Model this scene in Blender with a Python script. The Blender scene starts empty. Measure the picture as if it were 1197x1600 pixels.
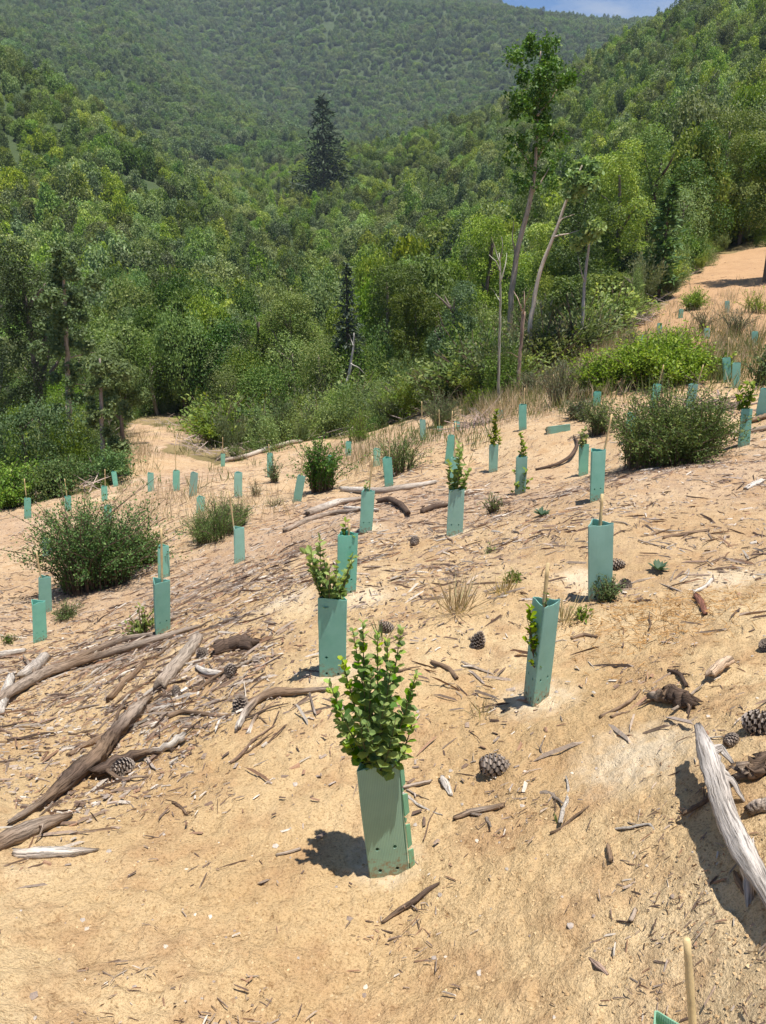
import bpy, math, random
import numpy as np
from mathutils import Vector, Matrix, Quaternion
random.seed(7); RNG = np.random.default_rng(7)
R = math.radians
SC = bpy.context.scene
COL = SC.collection
# ------------------------------------------------------------------ camera, world, sun, exposure
PITCH, FOV, PW, PH = R(20), R(66), 1197, 1600
F = 800 / math.tan(FOV / 2); CP, SP = math.cos(PITCH), math.sin(PITCH)
cam = bpy.data.cameras.new('camera'); camo = bpy.data.objects.new('camera', cam); COL.objects.link(camo)
cam.sensor_fit = 'VERTICAL'; cam.angle = FOV; cam.clip_start = .05; cam.clip_end = 6000
camo.rotation_euler = (math.pi / 2 - PITCH, 0, 0); SC.camera = camo
SUN_EL = R(78.5); SUN_AZ = math.atan2(.80, -.60)          # azimuth measured from +Y towards +X
sdir = Vector((math.sin(SUN_AZ) * math.cos(SUN_EL), math.cos(SUN_AZ) * math.cos(SUN_EL), math.sin(SUN_EL)))
W = bpy.data.worlds.new('World'); SC.world = W; W.use_nodes = True
nt = W.node_tree; bg = nt.nodes['Background']; sky = nt.nodes.new('ShaderNodeTexSky')
sky.sky_type = 'NISHITA'; sky.sun_disc = False; sky.sun_elevation = SUN_EL; sky.sun_rotation = SUN_AZ
sky.altitude = 300; sky.air_density = 1.; sky.dust_density = 0; sky.ozone_density = 1.6
tc = nt.nodes.new('ShaderNodeTexCoord'); mp = nt.nodes.new('ShaderNodeMapping'); mp.inputs['Scale'].default_value = (2.0, 2.0, 9.0); mp.inputs['Location'].default_value = (0.2431, -0.053, -0.5228)
nz = nt.nodes.new('ShaderNodeTexNoise'); nz.inputs['Scale'].default_value = 1.6; nz.inputs['Detail'].default_value = 6; nz.inputs['Roughness'].default_value = .6
cr = nt.nodes.new('ShaderNodeValToRGB'); cr.color_ramp.elements[0].position = .50; cr.color_ramp.elements[1].position = .72
cr.color_ramp.elements[1].color = (.8, .8, .8, 1)
mx = nt.nodes.new('ShaderNodeMix'); mx.data_type = 'RGBA'; mx.inputs['B'].default_value = (7.5, 7.8, 8.2, 1)
L = nt.links.new
L(tc.outputs['Generated'], mp.inputs['Vector']); L(mp.outputs[0], nz.inputs['Vector']); L(nz.outputs['Fac'], cr.inputs[0])
hs = nt.nodes.new('ShaderNodeHueSaturation'); hs.inputs['Saturation'].default_value = 1.12
tn = nt.nodes.new('ShaderNodeMix'); tn.data_type = 'RGBA'; tn.blend_type = 'MULTIPLY'; tn.inputs['Factor'].default_value = 1; tn.inputs['B'].default_value = (.72, .92, 1.2, 1)
L(sky.outputs[0], tn.inputs['A']); L(tn.outputs['Result'], hs.inputs['Color'])
L(cr.outputs[0], mx.inputs['Factor']); L(hs.outputs[0], mx.inputs['A']); L(mx.outputs['Result'], bg.inputs['Color'])
bg.inputs['Strength'].default_value = .06
sun = bpy.data.lights.new('sun', 'SUN'); sun.energy = 5.0; sun.angle = R(.53); sun.color = (1, .95, .87)
suno = bpy.data.objects.new('sun', sun); COL.objects.link(suno); suno.rotation_euler = sdir.to_track_quat('Z', 'Y').to_euler()
vs = SC.view_settings; vs.view_transform = 'Standard'; vs.look = 'None'; vs.gamma = 1; vs.exposure = .64; vs.use_curve_mapping = False
SC.cycles.max_bounces = 6; SC.cycles.diffuse_bounces = 3; SC.cycles.transmission_bounces = 3; SC.cycles.volume_bounces = 0
SC.cycles.use_denoising = True

# ------------------------------------------------------------------ helpers: pixels, noise, ground
def ray(px, py):
    u = (px - 598.5) / F; v = -(py - 800) / F
    return np.array([u, CP + v * SP, -SP + v * CP])
def dpx(p):                                             # depth along the view axis
    return p[1] * CP - p[2] * SP
def azel(px, py):
    r = ray(px, py); return math.atan2(r[0], r[1]), math.atan2(r[2], math.hypot(r[0], r[1]))
def vnoise(x, y, s, seed=0):
    x = np.asarray(x) / s + seed * 17.31; y = np.asarray(y) / s - seed * 9.17
    xi = np.floor(x).astype(np.int64); yi = np.floor(y).astype(np.int64); fx = x - xi; fy = y - yi
    fx = fx * fx * (3 - 2 * fx); fy = fy * fy * (3 - 2 * fy)
    def h(a, b):
        n = (a * 374761393 + b * 668265263 + seed * 974634) & 0xffffffff
        n = ((n ^ (n >> 13)) * 1274126177) & 0xffffffff
        return ((n ^ (n >> 16)) & 0xffff) / 65535. * 2 - 1
    return (h(xi, yi) * (1 - fx) + h(xi + 1, yi) * fx) * (1 - fy) + (h(xi, yi + 1) * (1 - fx) + h(xi + 1, yi + 1) * fx) * fy

# survey points of the slope: pixel of the ground and its horizontal distance in metres
near_pts = [(607,1352,1.86),(836,1094,2.62),(521,1052,3.05),(934,933,3.70),(60,1001,6.6),(250,990,4.9),(255,902,7.9),(371,878,7.4),
 (570,831,6.6),(709,836,5.9),(929,782,5.85),(608,760,9.9),(373,777,11.3),(302,775,12.4),(235,768,15.6),(43,810,15.0),(910,743,9.3),
 (771,737,10.4),(816,672,12.0),(1162,696,8.7),(1149,606,13.4),(1190,654,11.2),(660,688,14.6),(465,784,10.9),(1178,540,19.),(348,729,21.5),
 (179,760,19.),(1078,643,11.6),(600,1600,1.32),(100,1600,1.4),(1100,1600,1.22),(1150,1250,1.80),(1150,1000,2.95),(100,1300,2.35),(100,1150,3.6),
 (-150,1300,2.6),(-150,1000,7.0),(-150,820,17.),(1350,1250,1.7),(1350,800,6.0),(1350,640,10.8),(800,645,15.5),(700,660,17.)]
far = {-150:[(26,760),(40,700),(60,610),(100,450),(150,300),(200,170),(240,40),(330,110),(450,170),(700,80),(1000,-60),(1400,-190),(1900,-60)],
 0:[(22,775),(30,735),(42,690),(60,620),(100,470),(150,320),(200,190),(235,100),(320,160),(450,200),(700,110),(1000,-30),(1400,-150),(1900,-20)],
 200:[(24,700),(35,672),(60,570),(100,440),(150,325),(200,235),(280,250),(400,245),(600,190),(900,85),(1200,0),(1500,-100),(1900,40)],
 400:[(24,708),(35,665),(60,590),(100,485),(160,388),(250,325),(400,265),(600,200),(900,105),(1200,20),(1500,-80),(1900,40)],
 600:[(20,675),(30,640),(45,590),(70,520),(100,450),(150,370),(220,300),(300,240),(400,238),(600,185),(900,95),(1200,15),(1500,-60),(1900,60)],
 800:[(18,615),(25,585),(40,530),(60,465),(100,378),(150,300),(220,225),(300,166),(400,190),(600,160),(900,85),(1200,55),(1500,32),(1900,110)],
 940:[(20,555),(35,485),(60,405),(100,310),(150,225),(220,156),(320,86),(450,118),(700,112),(1000,98),(1500,66),(1900,140)],
 1050:[(18,545),(26,480),(36,428),(60,340),(100,242),(150,162),(220,98),(320,36),(450,75),(700,105),(1500,100),(1900,160)],
 1197:[(19,530),(27,470),(38,405),(60,315),(100,210),(150,130),(220,50),(320,-35),(450,-20),(700,40),(1500,70),(1900,160)],
 1350:[(20,520),(28,450),(38,385),(60,290),(100,185),(150,100),(220,20),(320,-80),(450,-70),(700,0),(1500,50),(1900,150)]}
ctl = [(x, y, d) for x, y, d in near_pts] + [(x, y, d) for x, l in far.items() for d, y in l]
CA = np.array([(azel(x, y)[0], math.log(d), azel(x, y)[1]) for x, y, d in ctl])
AZK = 2.6
def tps_fit(P, z, lam):
    n = len(P); d2 = ((P[:, None] - P[None]) ** 2).sum(-1)
    K = .5 * d2 * np.log(d2 + 1e-12) + lam * np.eye(n); Q = np.c_[np.ones(n), P]
    A = np.block([[K, Q], [Q.T, np.zeros((3, 3))]])
    return np.linalg.solve(A, np.r_[z, np.zeros(3)])
PC = np.c_[CA[:, 0] * AZK, CA[:, 1]]
TW = tps_fit(PC, CA[:, 2], .004)
def el_of(az, ld):
    q = np.c_[np.clip(az, -.70, .70).ravel() * AZK, np.maximum(ld, math.log(1.05)).ravel()]; out = np.zeros(len(q))
    for i in range(0, len(q), 20000):
        c = q[i:i + 20000]; d2 = ((c[:, None] - PC[None]) ** 2).sum(-1)
        out[i:i + 20000] = (.5 * d2 * np.log(d2 + 1e-12)) @ TW[:-3] + TW[-3] + c @ TW[-2:]
    return out.reshape(az.shape)
# coarse fit grid, then bilinear to the fine one
gaz = np.linspace(-.72, .72, 90); gld = np.linspace(math.log(1.0), math.log(1950), 260)
GE = el_of(*np.meshgrid(gaz, gld, indexing='ij'))
def base_z(az, d):
    a = np.clip((np.clip(az, -.71, .71) - gaz[0]) / (gaz[1] - gaz[0]), 0, 88.999); b = np.clip((np.log(np.maximum(d, 1.06)) - gld[0]) / (gld[1] - gld[0]), 0, 258.999)
    i = a.astype(int); j = b.astype(int); fa = a - i; fb = b - j
    e = (GE[i, j] * (1 - fa) + GE[i + 1, j] * fa) * (1 - fb) + (GE[i, j + 1] * (1 - fa) + GE[i + 1, j + 1] * fa) * fb
    return np.maximum(d, 1.06) * np.tan(e)
def relief(x, y, d):
    near = np.clip(1.6 - d / 14, 0, 1); nn = np.clip(1.5 - d / 5, 0, 1); fr = np.clip((d - 40) / 100, 0, 1)
    z = .04 * vnoise(x, y, .9, 1) * np.clip(d / 3, .4, 1.6) + .020 * vnoise(x, y, .28, 2) * np.clip(.6 + vnoise(x, y, .8, 14), .3, 1.4) + near * (.011 * vnoise(x, y, .11, 3) + .009 * np.abs(vnoise(x, y, .055, 4)))
    z = z + nn * (.0075 * np.minimum(vnoise(x, y, .030, 5), .25) + .003 * vnoise(x, y, .014, 6))
    cl = vnoise(x, y, .5, 8); z = z + near * .009 * np.clip(cl - .1, 0, 1) * vnoise(x, y, .045, 9)
    return z + fr * (2.2 * vnoise(x, y, 38, 10) + 1.0 * vnoise(x, y, 15, 11)) + np.clip((d - 360) / 260, 0, 1) * ((70 * (1 - np.clip((d - 1050) / 350, 0, .8))) * (.5 - np.abs(vnoise(x + .45 * y, y * .55, 210, 12))) + 12 * (.5 - np.abs(vnoise(x, y * .7, 85, 13))) + 4 * vnoise(x, y, 40, 15))
AZS = np.r_[np.linspace(-1.9, -.68, 22)[:-1], np.linspace(-.66, .66, 470), np.linspace(.68, 1.9, 22)[1:]]
RS = np.r_[np.geomspace(.06, .9, 14)[:-1], np.geomspace(.9, 45, 640), np.geomspace(45, 1900, 150)[1:]]
AA, DD = np.meshgrid(AZS, RS, indexing='ij'); GX = DD * np.sin(AA); GY = DD * np.cos(AA)
GZ = base_z(AA, DD) + relief(GX, GY, DD)
LR = np.log(RS)
def gz(x, y):
    x = np.asarray(x, float); y = np.asarray(y, float)
    a = np.arctan2(x, y); d = np.hypot(x, y)
    i = np.clip(np.searchsorted(AZS, a) - 1, 0, len(AZS) - 2); j = np.clip(np.searchsorted(RS, d) - 1, 0, len(RS) - 2)
    fa = np.clip((a - AZS[i]) / (AZS[i + 1] - AZS[i]), 0, 1); fb = np.clip((d - RS[j]) / (RS[j + 1] - RS[j]), 0, 1)
    return (GZ[i, j] * (1 - fa) + GZ[i + 1, j] * fa) * (1 - fb) + (GZ[i, j + 1] * (1 - fa) + GZ[i + 1, j + 1] * fa) * fb
TT = np.geomspace(.8, 60, 2600)
def at(px, py):                                         # ground point seen at that pixel of the photograph
    r = ray(px, py); P = TT[:, None] * r; below = P[:, 2] < gz(P[:, 0], P[:, 1])
    k = int(np.argmax(below)) if below.any() else len(TT) - 1
    a, b = TT[max(k - 1, 0)], TT[k]
    for _ in range(14):
        m = .5 * (a + b); p = r * m
        if p[2] < gz(p[0], p[1]): b = m
        else: a = m
    return r * b
def polar(px, d, py=400):
    az = azel(px, py)[0]; x, y = d * math.sin(az), d * math.cos(az); return np.array([x, y, float(gz(x, y))])
def inplane(B, px, py, off=0.):                         # point on the upright plane through B that faces the camera
    h = np.array([B[0], B[1], 0.]); n = h / np.linalg.norm(h); r = ray(px, py)
    return r * ((np.dot(B, n) + off) / np.dot(r, n))

# ------------------------------------------------------------------ helpers: meshes
def mk_mesh(name, V, F4=None, F3=None, col=None, mat=None, smooth=False, gr=None):
    me = bpy.data.meshes.new(name); V = np.asarray(V, np.float32)
    n4 = 0 if F4 is None else len(F4); n3 = 0 if F3 is None else len(F3)
    li = []
    if n4: li.append(np.asarray(F4, np.int32).ravel())
    if n3: li.append(np.asarray(F3, np.int32).ravel())
    li = np.concatenate(li); tot = np.r_[np.full(n4, 4), np.full(n3, 3)].astype(np.int32)
    me.vertices.add(len(V)); me.vertices.foreach_set('co', V.ravel())
    me.loops.add(len(li)); me.loops.foreach_set('vertex_index', li)
    me.polygons.add(n4 + n3); me.polygons.foreach_set('loop_start', np.r_[0, np.cumsum(tot)[:-1]].astype(np.int32))
    me.polygons.foreach_set('loop_total', tot)
    me.polygons.foreach_set('use_smooth', np.full(n4 + n3, bool(smooth)))
    if col is not None:
        col = np.asarray(col, np.float32)
        if col.shape[1] == 3: col = np.c_[col, np.ones(len(col), np.float32)]
        at_ = me.color_attributes.new('Col', 'FLOAT_COLOR', 'POINT'); at_.data.foreach_set('color', col.astype(np.float32).ravel())
    if gr is not None:
        ga = me.attributes.new('Gr', 'FLOAT_VECTOR', 'POINT'); ga.data.foreach_set('vector', np.asarray(gr, np.float32).ravel())
    me.update(calc_edges=True); me.validate()
    if mat: me.materials.append(mat)
    return me
class MB:
    def __init__(s): s.V = []; s.F4 = []; s.F3 = []; s.C = []; s.G = []; s.grain = False; s.n = 0
    def add(s, V, F4=None, F3=None, col=(.5, .5, .5), gr=None):
        V = np.asarray(V, float); s.V.append(V); s.G.append(V if gr is None else gr); s.grain |= gr is not None
        if F4 is not None and len(F4): s.F4.append(np.asarray(F4) + s.n)
        if F3 is not None and len(F3): s.F3.append(np.asarray(F3) + s.n)
        col = np.asarray(col, float); s.C.append(np.tile(col, (len(V), 1)) if col.ndim == 1 else col); s.n += len(V)
    def mesh(s, name, mat, origin=(0, 0, 0), smooth=False):
        return mk_mesh(name, np.concatenate(s.V) - np.asarray(origin), np.concatenate(s.F4) if s.F4 else None, np.concatenate(s.F3) if s.F3 else None, np.concatenate(s.C), mat, smooth, np.concatenate(s.G) if s.grain else None)
def ob(name, me, parent=None, loc=(0, 0, 0), **props):
    o = bpy.data.objects.new(name, me); COL.objects.link(o); o.location = loc
    if parent: o.parent = parent
    for k, v in props.items(): o[k] = v
    return o
def thing(name, label, cat, loc, group=None, me=None):
    o = ob(name, me, None, loc); o['label'] = label; o['category'] = cat
    if group: o['group'] = group
    return o
def resample(P, n):
    P = np.asarray(P, float); s = np.r_[0, np.cumsum(np.linalg.norm(np.diff(P, axis=0), axis=1))]
    u = np.linspace(0, s[-1], n); Q = np.stack([np.interp(u, s, P[:, k]) for k in range(3)], 1)
    for _ in range(2): Q[1:-1] = .25 * Q[:-2] + .5 * Q[1:-1] + .25 * Q[2:]
    return Q, u / max(s[-1], 1e-9), s / max(s[-1], 1e-9)
def tube(mb, P, rad, sides=7, col=(.5, .5, .5), n=None, jit=0., rn=0., ragged=0., flat=1., rough=.12):
    """tapered, slightly knobbly limb along P"""
    rad = np.atleast_1d(np.asarray(rad, float)); n = n or max(3, len(P))
    Q, u, s0 = resample(P, n)
    r = np.interp(u, np.linspace(0, 1, len(rad)) if len(rad) != len(s0) else s0, rad) if len(rad) > 1 else np.full(n, rad[0])
    if jit: Q[1:-1] += RNG.normal(0, jit * min(1., 14 / n), (n - 2, 3)) * r[1:-1, None]
    T = np.gradient(Q, axis=0); T /= np.linalg.norm(T, axis=1)[:, None] + 1e-9
    ref = np.array([0, 0, 1.]) if abs(T[:, 2]).mean() < .8 else np.array([1., 0, 0])
    X = np.cross(T, ref); X /= np.linalg.norm(X, axis=1)[:, None] + 1e-9; Y = np.cross(X, T)
    a = np.arange(sides) / sides * 2 * math.pi
    lon = RNG.normal(0, 1, (max(2, n // 6), sides)); lo_i = np.linspace(0, len(lon) - 1, n); lf = (lo_i % 1)[:, None]; li0 = lo_i.astype(int); li1 = np.minimum(li0 + 1, len(lon) - 1)
    prof = 1 + rn * (RNG.normal(0, 1, (1, sides)) * .8 + (lon[li0] * (1 - lf) + lon[li1] * lf) * .7 + RNG.normal(0, 1, (n, sides)) * rough)
    V = Q[:, None] + r[:, None, None] * prof[..., None] * (np.cos(a)[None, :, None] * X[:, None] + flat * np.sin(a)[None, :, None] * Y[:, None])
    if ragged:
        V[-1] += T[-1] * (RNG.uniform(-1, 1.2, (sides, 1)) * ragged * r[-1]); V[0] -= T[0] * (RNG.uniform(-1, 1.2, (sides, 1)) * ragged * r[0])
    V = V.reshape(-1, 3); i = np.arange(n - 1)[:, None] * sides; k = np.arange(sides)[None]; k2 = (k + 1) % sides
    F4 = np.stack([i + k, i + k2, i + sides + k2, i + sides + k], -1).reshape(-1, 4)
    V = np.r_[V, [Q[0], Q[-1]]]; c0, c1 = n * sides, n * sides + 1; kk = np.arange(sides); kk2 = (kk + 1) % sides
    F3 = np.r_[np.stack([np.full(sides, c0), kk2, kk], 1), np.stack([np.full(sides, c1), (n - 1) * sides + kk, (n - 1) * sides + kk2], 1)]
    c = np.asarray(col, float)
    if c.ndim == 2:
        cc = np.stack([np.interp(u, np.linspace(0, 1, len(c)), c[:, q]) for q in range(3)], 1); c = np.r_[np.repeat(cc, sides, 0), cc[[0, -1]]]
    L_ = (u * np.linalg.norm(np.diff(Q, axis=0), axis=1).sum())[:, None] * np.ones((1, sides)); off = RNG.uniform(0, 9)
    rm = float(r.mean()); G = np.stack([rm * np.cos(a)[None] + off + 0 * L_, rm * np.sin(a)[None] + 0 * L_, L_ * .05], -1).reshape(-1, 3); G = np.r_[G, G[[0, -1]] * .99]
    mb.add(V, F4, F3, c, G); return Q
def nrm(v): return v / (np.linalg.norm(v, axis=-1, keepdims=True) + 1e-9)
def leaves(mb, P, D, N, ln, wd, tint, shape='rhomb', fold=.25):
    """one leaf per row: base P, pointing D, facing N; tint goes to the colour attribute"""
    n = len(P); D = nrm(D); S = nrm(np.cross(D, N)); N = np.cross(S, D)
    ln = np.broadcast_to(ln, n)[:, None]; wd = np.broadcast_to(wd, n)[:, None]
    if shape == 'rhomb':
        V = np.stack([P, P + D * ln * .5 + S * wd * .5 + N * wd * fold, P + D * ln, P + D * ln * .5 - S * wd * .5 + N * wd * fold], 1).reshape(-1, 3)
        i = np.arange(n)[:, None] * 4; mb.add(V, i + np.array([[0, 1, 2, 3]]), None, np.repeat(tint, 4, 0))
    else:                                               # round leaf, 6-point outline + midrib
        pts = [(0, 0, 0), (.28, .42, fold), (.68, .46, fold), (1, 0, .1), (.68, -.46, fold), (.28, -.42, fold), (.5, 0, 0)]
        V = np.stack([P + D * ln * a + S * wd * b + N * wd * c for a, b, c in pts], 1).reshape(-1, 3); i = np.arange(n)[:, None] * 7
        F = np.concatenate([i + np.array([[6, k, (k + 1) % 6]]) for k in range(6)]); mb.add(V, None, F, np.repeat(tint, 7, 0))
def tints(n, lo=.0, hi=1.): return np.c_[RNG.uniform(lo, hi, n), RNG.uniform(0, 1, n), RNG.uniform(0, 1, n)]

# ------------------------------------------------------------------ materials
def mat(name):
    m = bpy.data.materials.new(name); m.use_nodes = True; t = m.node_tree; b = t.nodes['Principled BSDF']
    return m, t, b, t.nodes.new, t.links.new
def ramp(nw, els):
    r = nw('ShaderNodeValToRGB'); e = r.color_ramp.elements
    while len(e) < len(els): e.new(.5)
    for x, (p, c) in zip(e, els): x.position = p; x.color = (*c, 1)
    return r
def noise(nw, lk, scale, detail=4, rough=.6, vec=None):
    n = nw('ShaderNodeTexNoise'); n.inputs['Scale'].default_value = scale; n.inputs['Detail'].default_value = detail; n.inputs['Roughness'].default_value = rough
    if vec is not None: lk(vec, n.inputs['Vector'])
    return n
def mixc(nw, lk, fac, a, b, mode='MIX'):
    m = nw('ShaderNodeMix'); m.data_type = 'RGBA'; m.blend_type = mode
    for s, v in (('Factor', fac), ('A', a), ('B', b)):
        if isinstance(v, (int, float)): m.inputs[s].default_value = v
        elif isinstance(v, tuple): m.inputs[s].default_value = (*v, 1)
        else: lk(v, m.inputs[s])
    return m.outputs['Result']
def leaf_mat(name, dark, light, young, trans=.3, spread=.5, rough=.6, objvar=True, spec=.3):
    m, t, b, nw, lk = mat(name)
    at_ = nw('ShaderNodeAttribute'); at_.attribute_name = 'Col'; sp = nw('ShaderNodeSeparateColor'); lk(at_.outputs['Color'], sp.inputs[0])
    c = mixc(nw, lk, sp.outputs[0], dark, light)
    th = nw('ShaderNodeMapRange'); th.inputs[1].default_value = .78; th.inputs[2].default_value = 1.; lk(sp.outputs[1], th.inputs[0]); c = mixc(nw, lk, th.outputs[0], c, young)
    if objvar:
        oi = nw('ShaderNodeObjectInfo'); hv = nw('ShaderNodeHueSaturation')
        mr = nw('ShaderNodeMapRange'); mr.inputs[3].default_value = 1 - spread; mr.inputs[4].default_value = 1 + spread; lk(oi.outputs['Random'], mr.inputs[0]); lk(mr.outputs[0], hv.inputs['Value'])
        ml = nw('ShaderNodeMath'); ml.operation = 'MULTIPLY'; ml.inputs[1].default_value = 7.31; lk(oi.outputs['Random'], ml.inputs[0]); fr = nw('ShaderNodeMath'); fr.operation = 'FRACT'; lk(ml.outputs[0], fr.inputs[0])
        sn_ = noise(nw, lk, .028, 3, .6, oi.outputs['Location']); sr = ramp(nw, [(.36, (.88, .92, .86)), (.5, (1.05, 1.03, .95)), (.64, (1.32, 1.2, .85))]); lk(sn_.outputs['Fac'], sr.inputs[0]); c = mixc(nw, lk, 1., c, sr.outputs[0], 'MULTIPLY')
        m2 = nw('ShaderNodeMapRange'); m2.inputs[3].default_value = .475; m2.inputs[4].default_value = .52; lk(fr.outputs[0], m2.inputs[0]); lk(m2.outputs[0], hv.inputs['Hue'])
        ml3 = nw('ShaderNodeMath'); ml3.operation = 'MULTIPLY'; ml3.inputs[1].default_value = 23.7; lk(oi.outputs['Random'], ml3.inputs[0]); fr3 = nw('ShaderNodeMath'); fr3.operation = 'FRACT'; lk(ml3.outputs[0], fr3.inputs[0])
        m3 = nw('ShaderNodeMapRange'); m3.inputs[3].default_value = .68; m3.inputs[4].default_value = 1.1; lk(fr3.outputs[0], m3.inputs[0]); lk(m3.outputs[0], hv.inputs['Saturation'])
        lk(c, hv.inputs['Color']); c = hv.outputs[0]
    lk(c, b.inputs['Base Color']); b.inputs['Roughness'].default_value = rough; b.inputs['Specular IOR Level'].default_value = spec
    tr = nw('ShaderNodeBsdfTranslucent'); br = mixc(nw, lk, 1., c, (1.25, 1.3, .7), 'MULTIPLY'); lk(br, tr.inputs['Color'])
    ms = nw('ShaderNodeMixShader'); ms.inputs[0].default_value = trans; lk(b.outputs[0], ms.inputs[1]); lk(tr.outputs[0], ms.inputs[2]); lk(ms.outputs[0], t.nodes['Material Output'].inputs['Surface'])
    return m
M = {}
M['forest'] = leaf_mat('forest_leaf', (.092, .155, .024), (.205, .298, .05), (.31, .37, .078), .34, .5, .5)
M['dark'] = leaf_mat('dark_leaf', (.042, .09, .018), (.10, .165, .032), (.16, .22, .05), .3, .35, .5)
M['bright'] = leaf_mat('bright_leaf', (.11, .18, .02), (.21, .30, .038), (.31, .37, .055), .38, .22)
M['sapling'] = leaf_mat('sapling_leaf', (.09, .20, .010), (.19, .37, .022), (.36, .50, .05), .40, .12, .45, spec=.15)
M['shrub'] = leaf_mat('shrub_leaf', (.05, .11, .018), (.13, .215, .04), (.23, .30, .07), .3, .18)
M['ridge'] = leaf_mat('ridge_leaf', (.075, .14, .032), (.155, .245, .055), (.21, .29, .07), .3, .3, .5)
M['lime'] = leaf_mat('lime_leaf', (.13, .21, .02), (.25, .36, .035), (.36, .43, .06), .38, .1, .5, False)
M['pine'] = leaf_mat('pine_needle', (.012, .035, .014), (.03, .065, .022), (.05, .095, .028), .12, .15)
M['bluepine'] = leaf_mat('blue_needle', (.045, .085, .055), (.09, .145, .09), (.13, .19, .11), .18, .1)
M['youngpine'] = leaf_mat('young_pine_needle', (.04, .12, .02), (.09, .20, .035), (.14, .25, .05), .22, .1)
M['grey_weed'] = leaf_mat('grey_weed_leaf', (.09, .13, .05), (.17, .20, .085), (.26, .25, .12), .32, .15)
def col_mat(name, rough=.9, nscale=40, bump=.3, namp=.4, grain=False, dist=.01):
    """colour attribute x noise, with bump; grain runs the noise along the limb"""
    m, t, b, nw, lk = mat(name)
    at_ = nw('ShaderNodeAttribute'); at_.attribute_name = 'Col'
    if grain: tc = nw('ShaderNodeAttribute'); tc.attribute_name = 'Gr'; vec = tc.outputs['Vector']
    else: tc = nw('ShaderNodeTexCoord'); vec = tc.outputs['Object']
    n = noise(nw, lk, nscale, 6, .68, vec); r = ramp(nw, [(.34, (1 - namp,) * 3), (.5, (1, 1, 1)), (.68, (1 + namp * .6,) * 3)]); lk(n.outputs['Fac'], r.inputs[0])
    c = mixc(nw, lk, 1., at_.outputs['Color'], r.outputs[0], 'MULTIPLY')
    if grain:
        n2 = noise(nw, lk, nscale * 2.4, 4, .6, vec); r2 = ramp(nw, [(.33, (.45, .42, .4)), (.46, (1, 1, 1))]); lk(n2.outputs['Fac'], r2.inputs[0]); c = mixc(nw, lk, .85, c, r2.outputs[0], 'MULTIPLY')
        ad = nw('ShaderNodeMath'); ad.operation = 'ADD'; lk(n.outputs['Fac'], ad.inputs[0]); lk(r2.outputs[0], ad.inputs[1]); hgt = ad.outputs[0]
    else: hgt = n.outputs['Fac']
    lk(c, b.inputs['Base Color']); b.inputs['Roughness'].default_value = rough; b.inputs['Specular IOR Level'].default_value = .2
    bp = nw('ShaderNodeBump'); bp.inputs['Strength'].default_value = bump; bp.inputs['Distance'].default_value = dist; lk(hgt, bp.inputs['Height']); lk(bp.outputs[0], b.inputs['Normal'])
    return m
M['wood'] = col_mat('weathered_wood', .95, 130, .9, .55, True, .006)
M['bark'] = col_mat('tree_bark', .95, 25, .8, .5, True, .02)
M['litter'] = col_mat('dry_litter', .95, 90, .2, .3)
M['clod'] = col_mat('soil_clod', 1., 120, .5, .25)
M['straw'] = leaf_mat('dry_grass', (.34, .25, .11), (.56, .45, .23), (.27, .29, .10), .3, .1)
M['cone'] = col_mat('pine_cone_scale', .85, 60, .3, .4)
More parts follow.
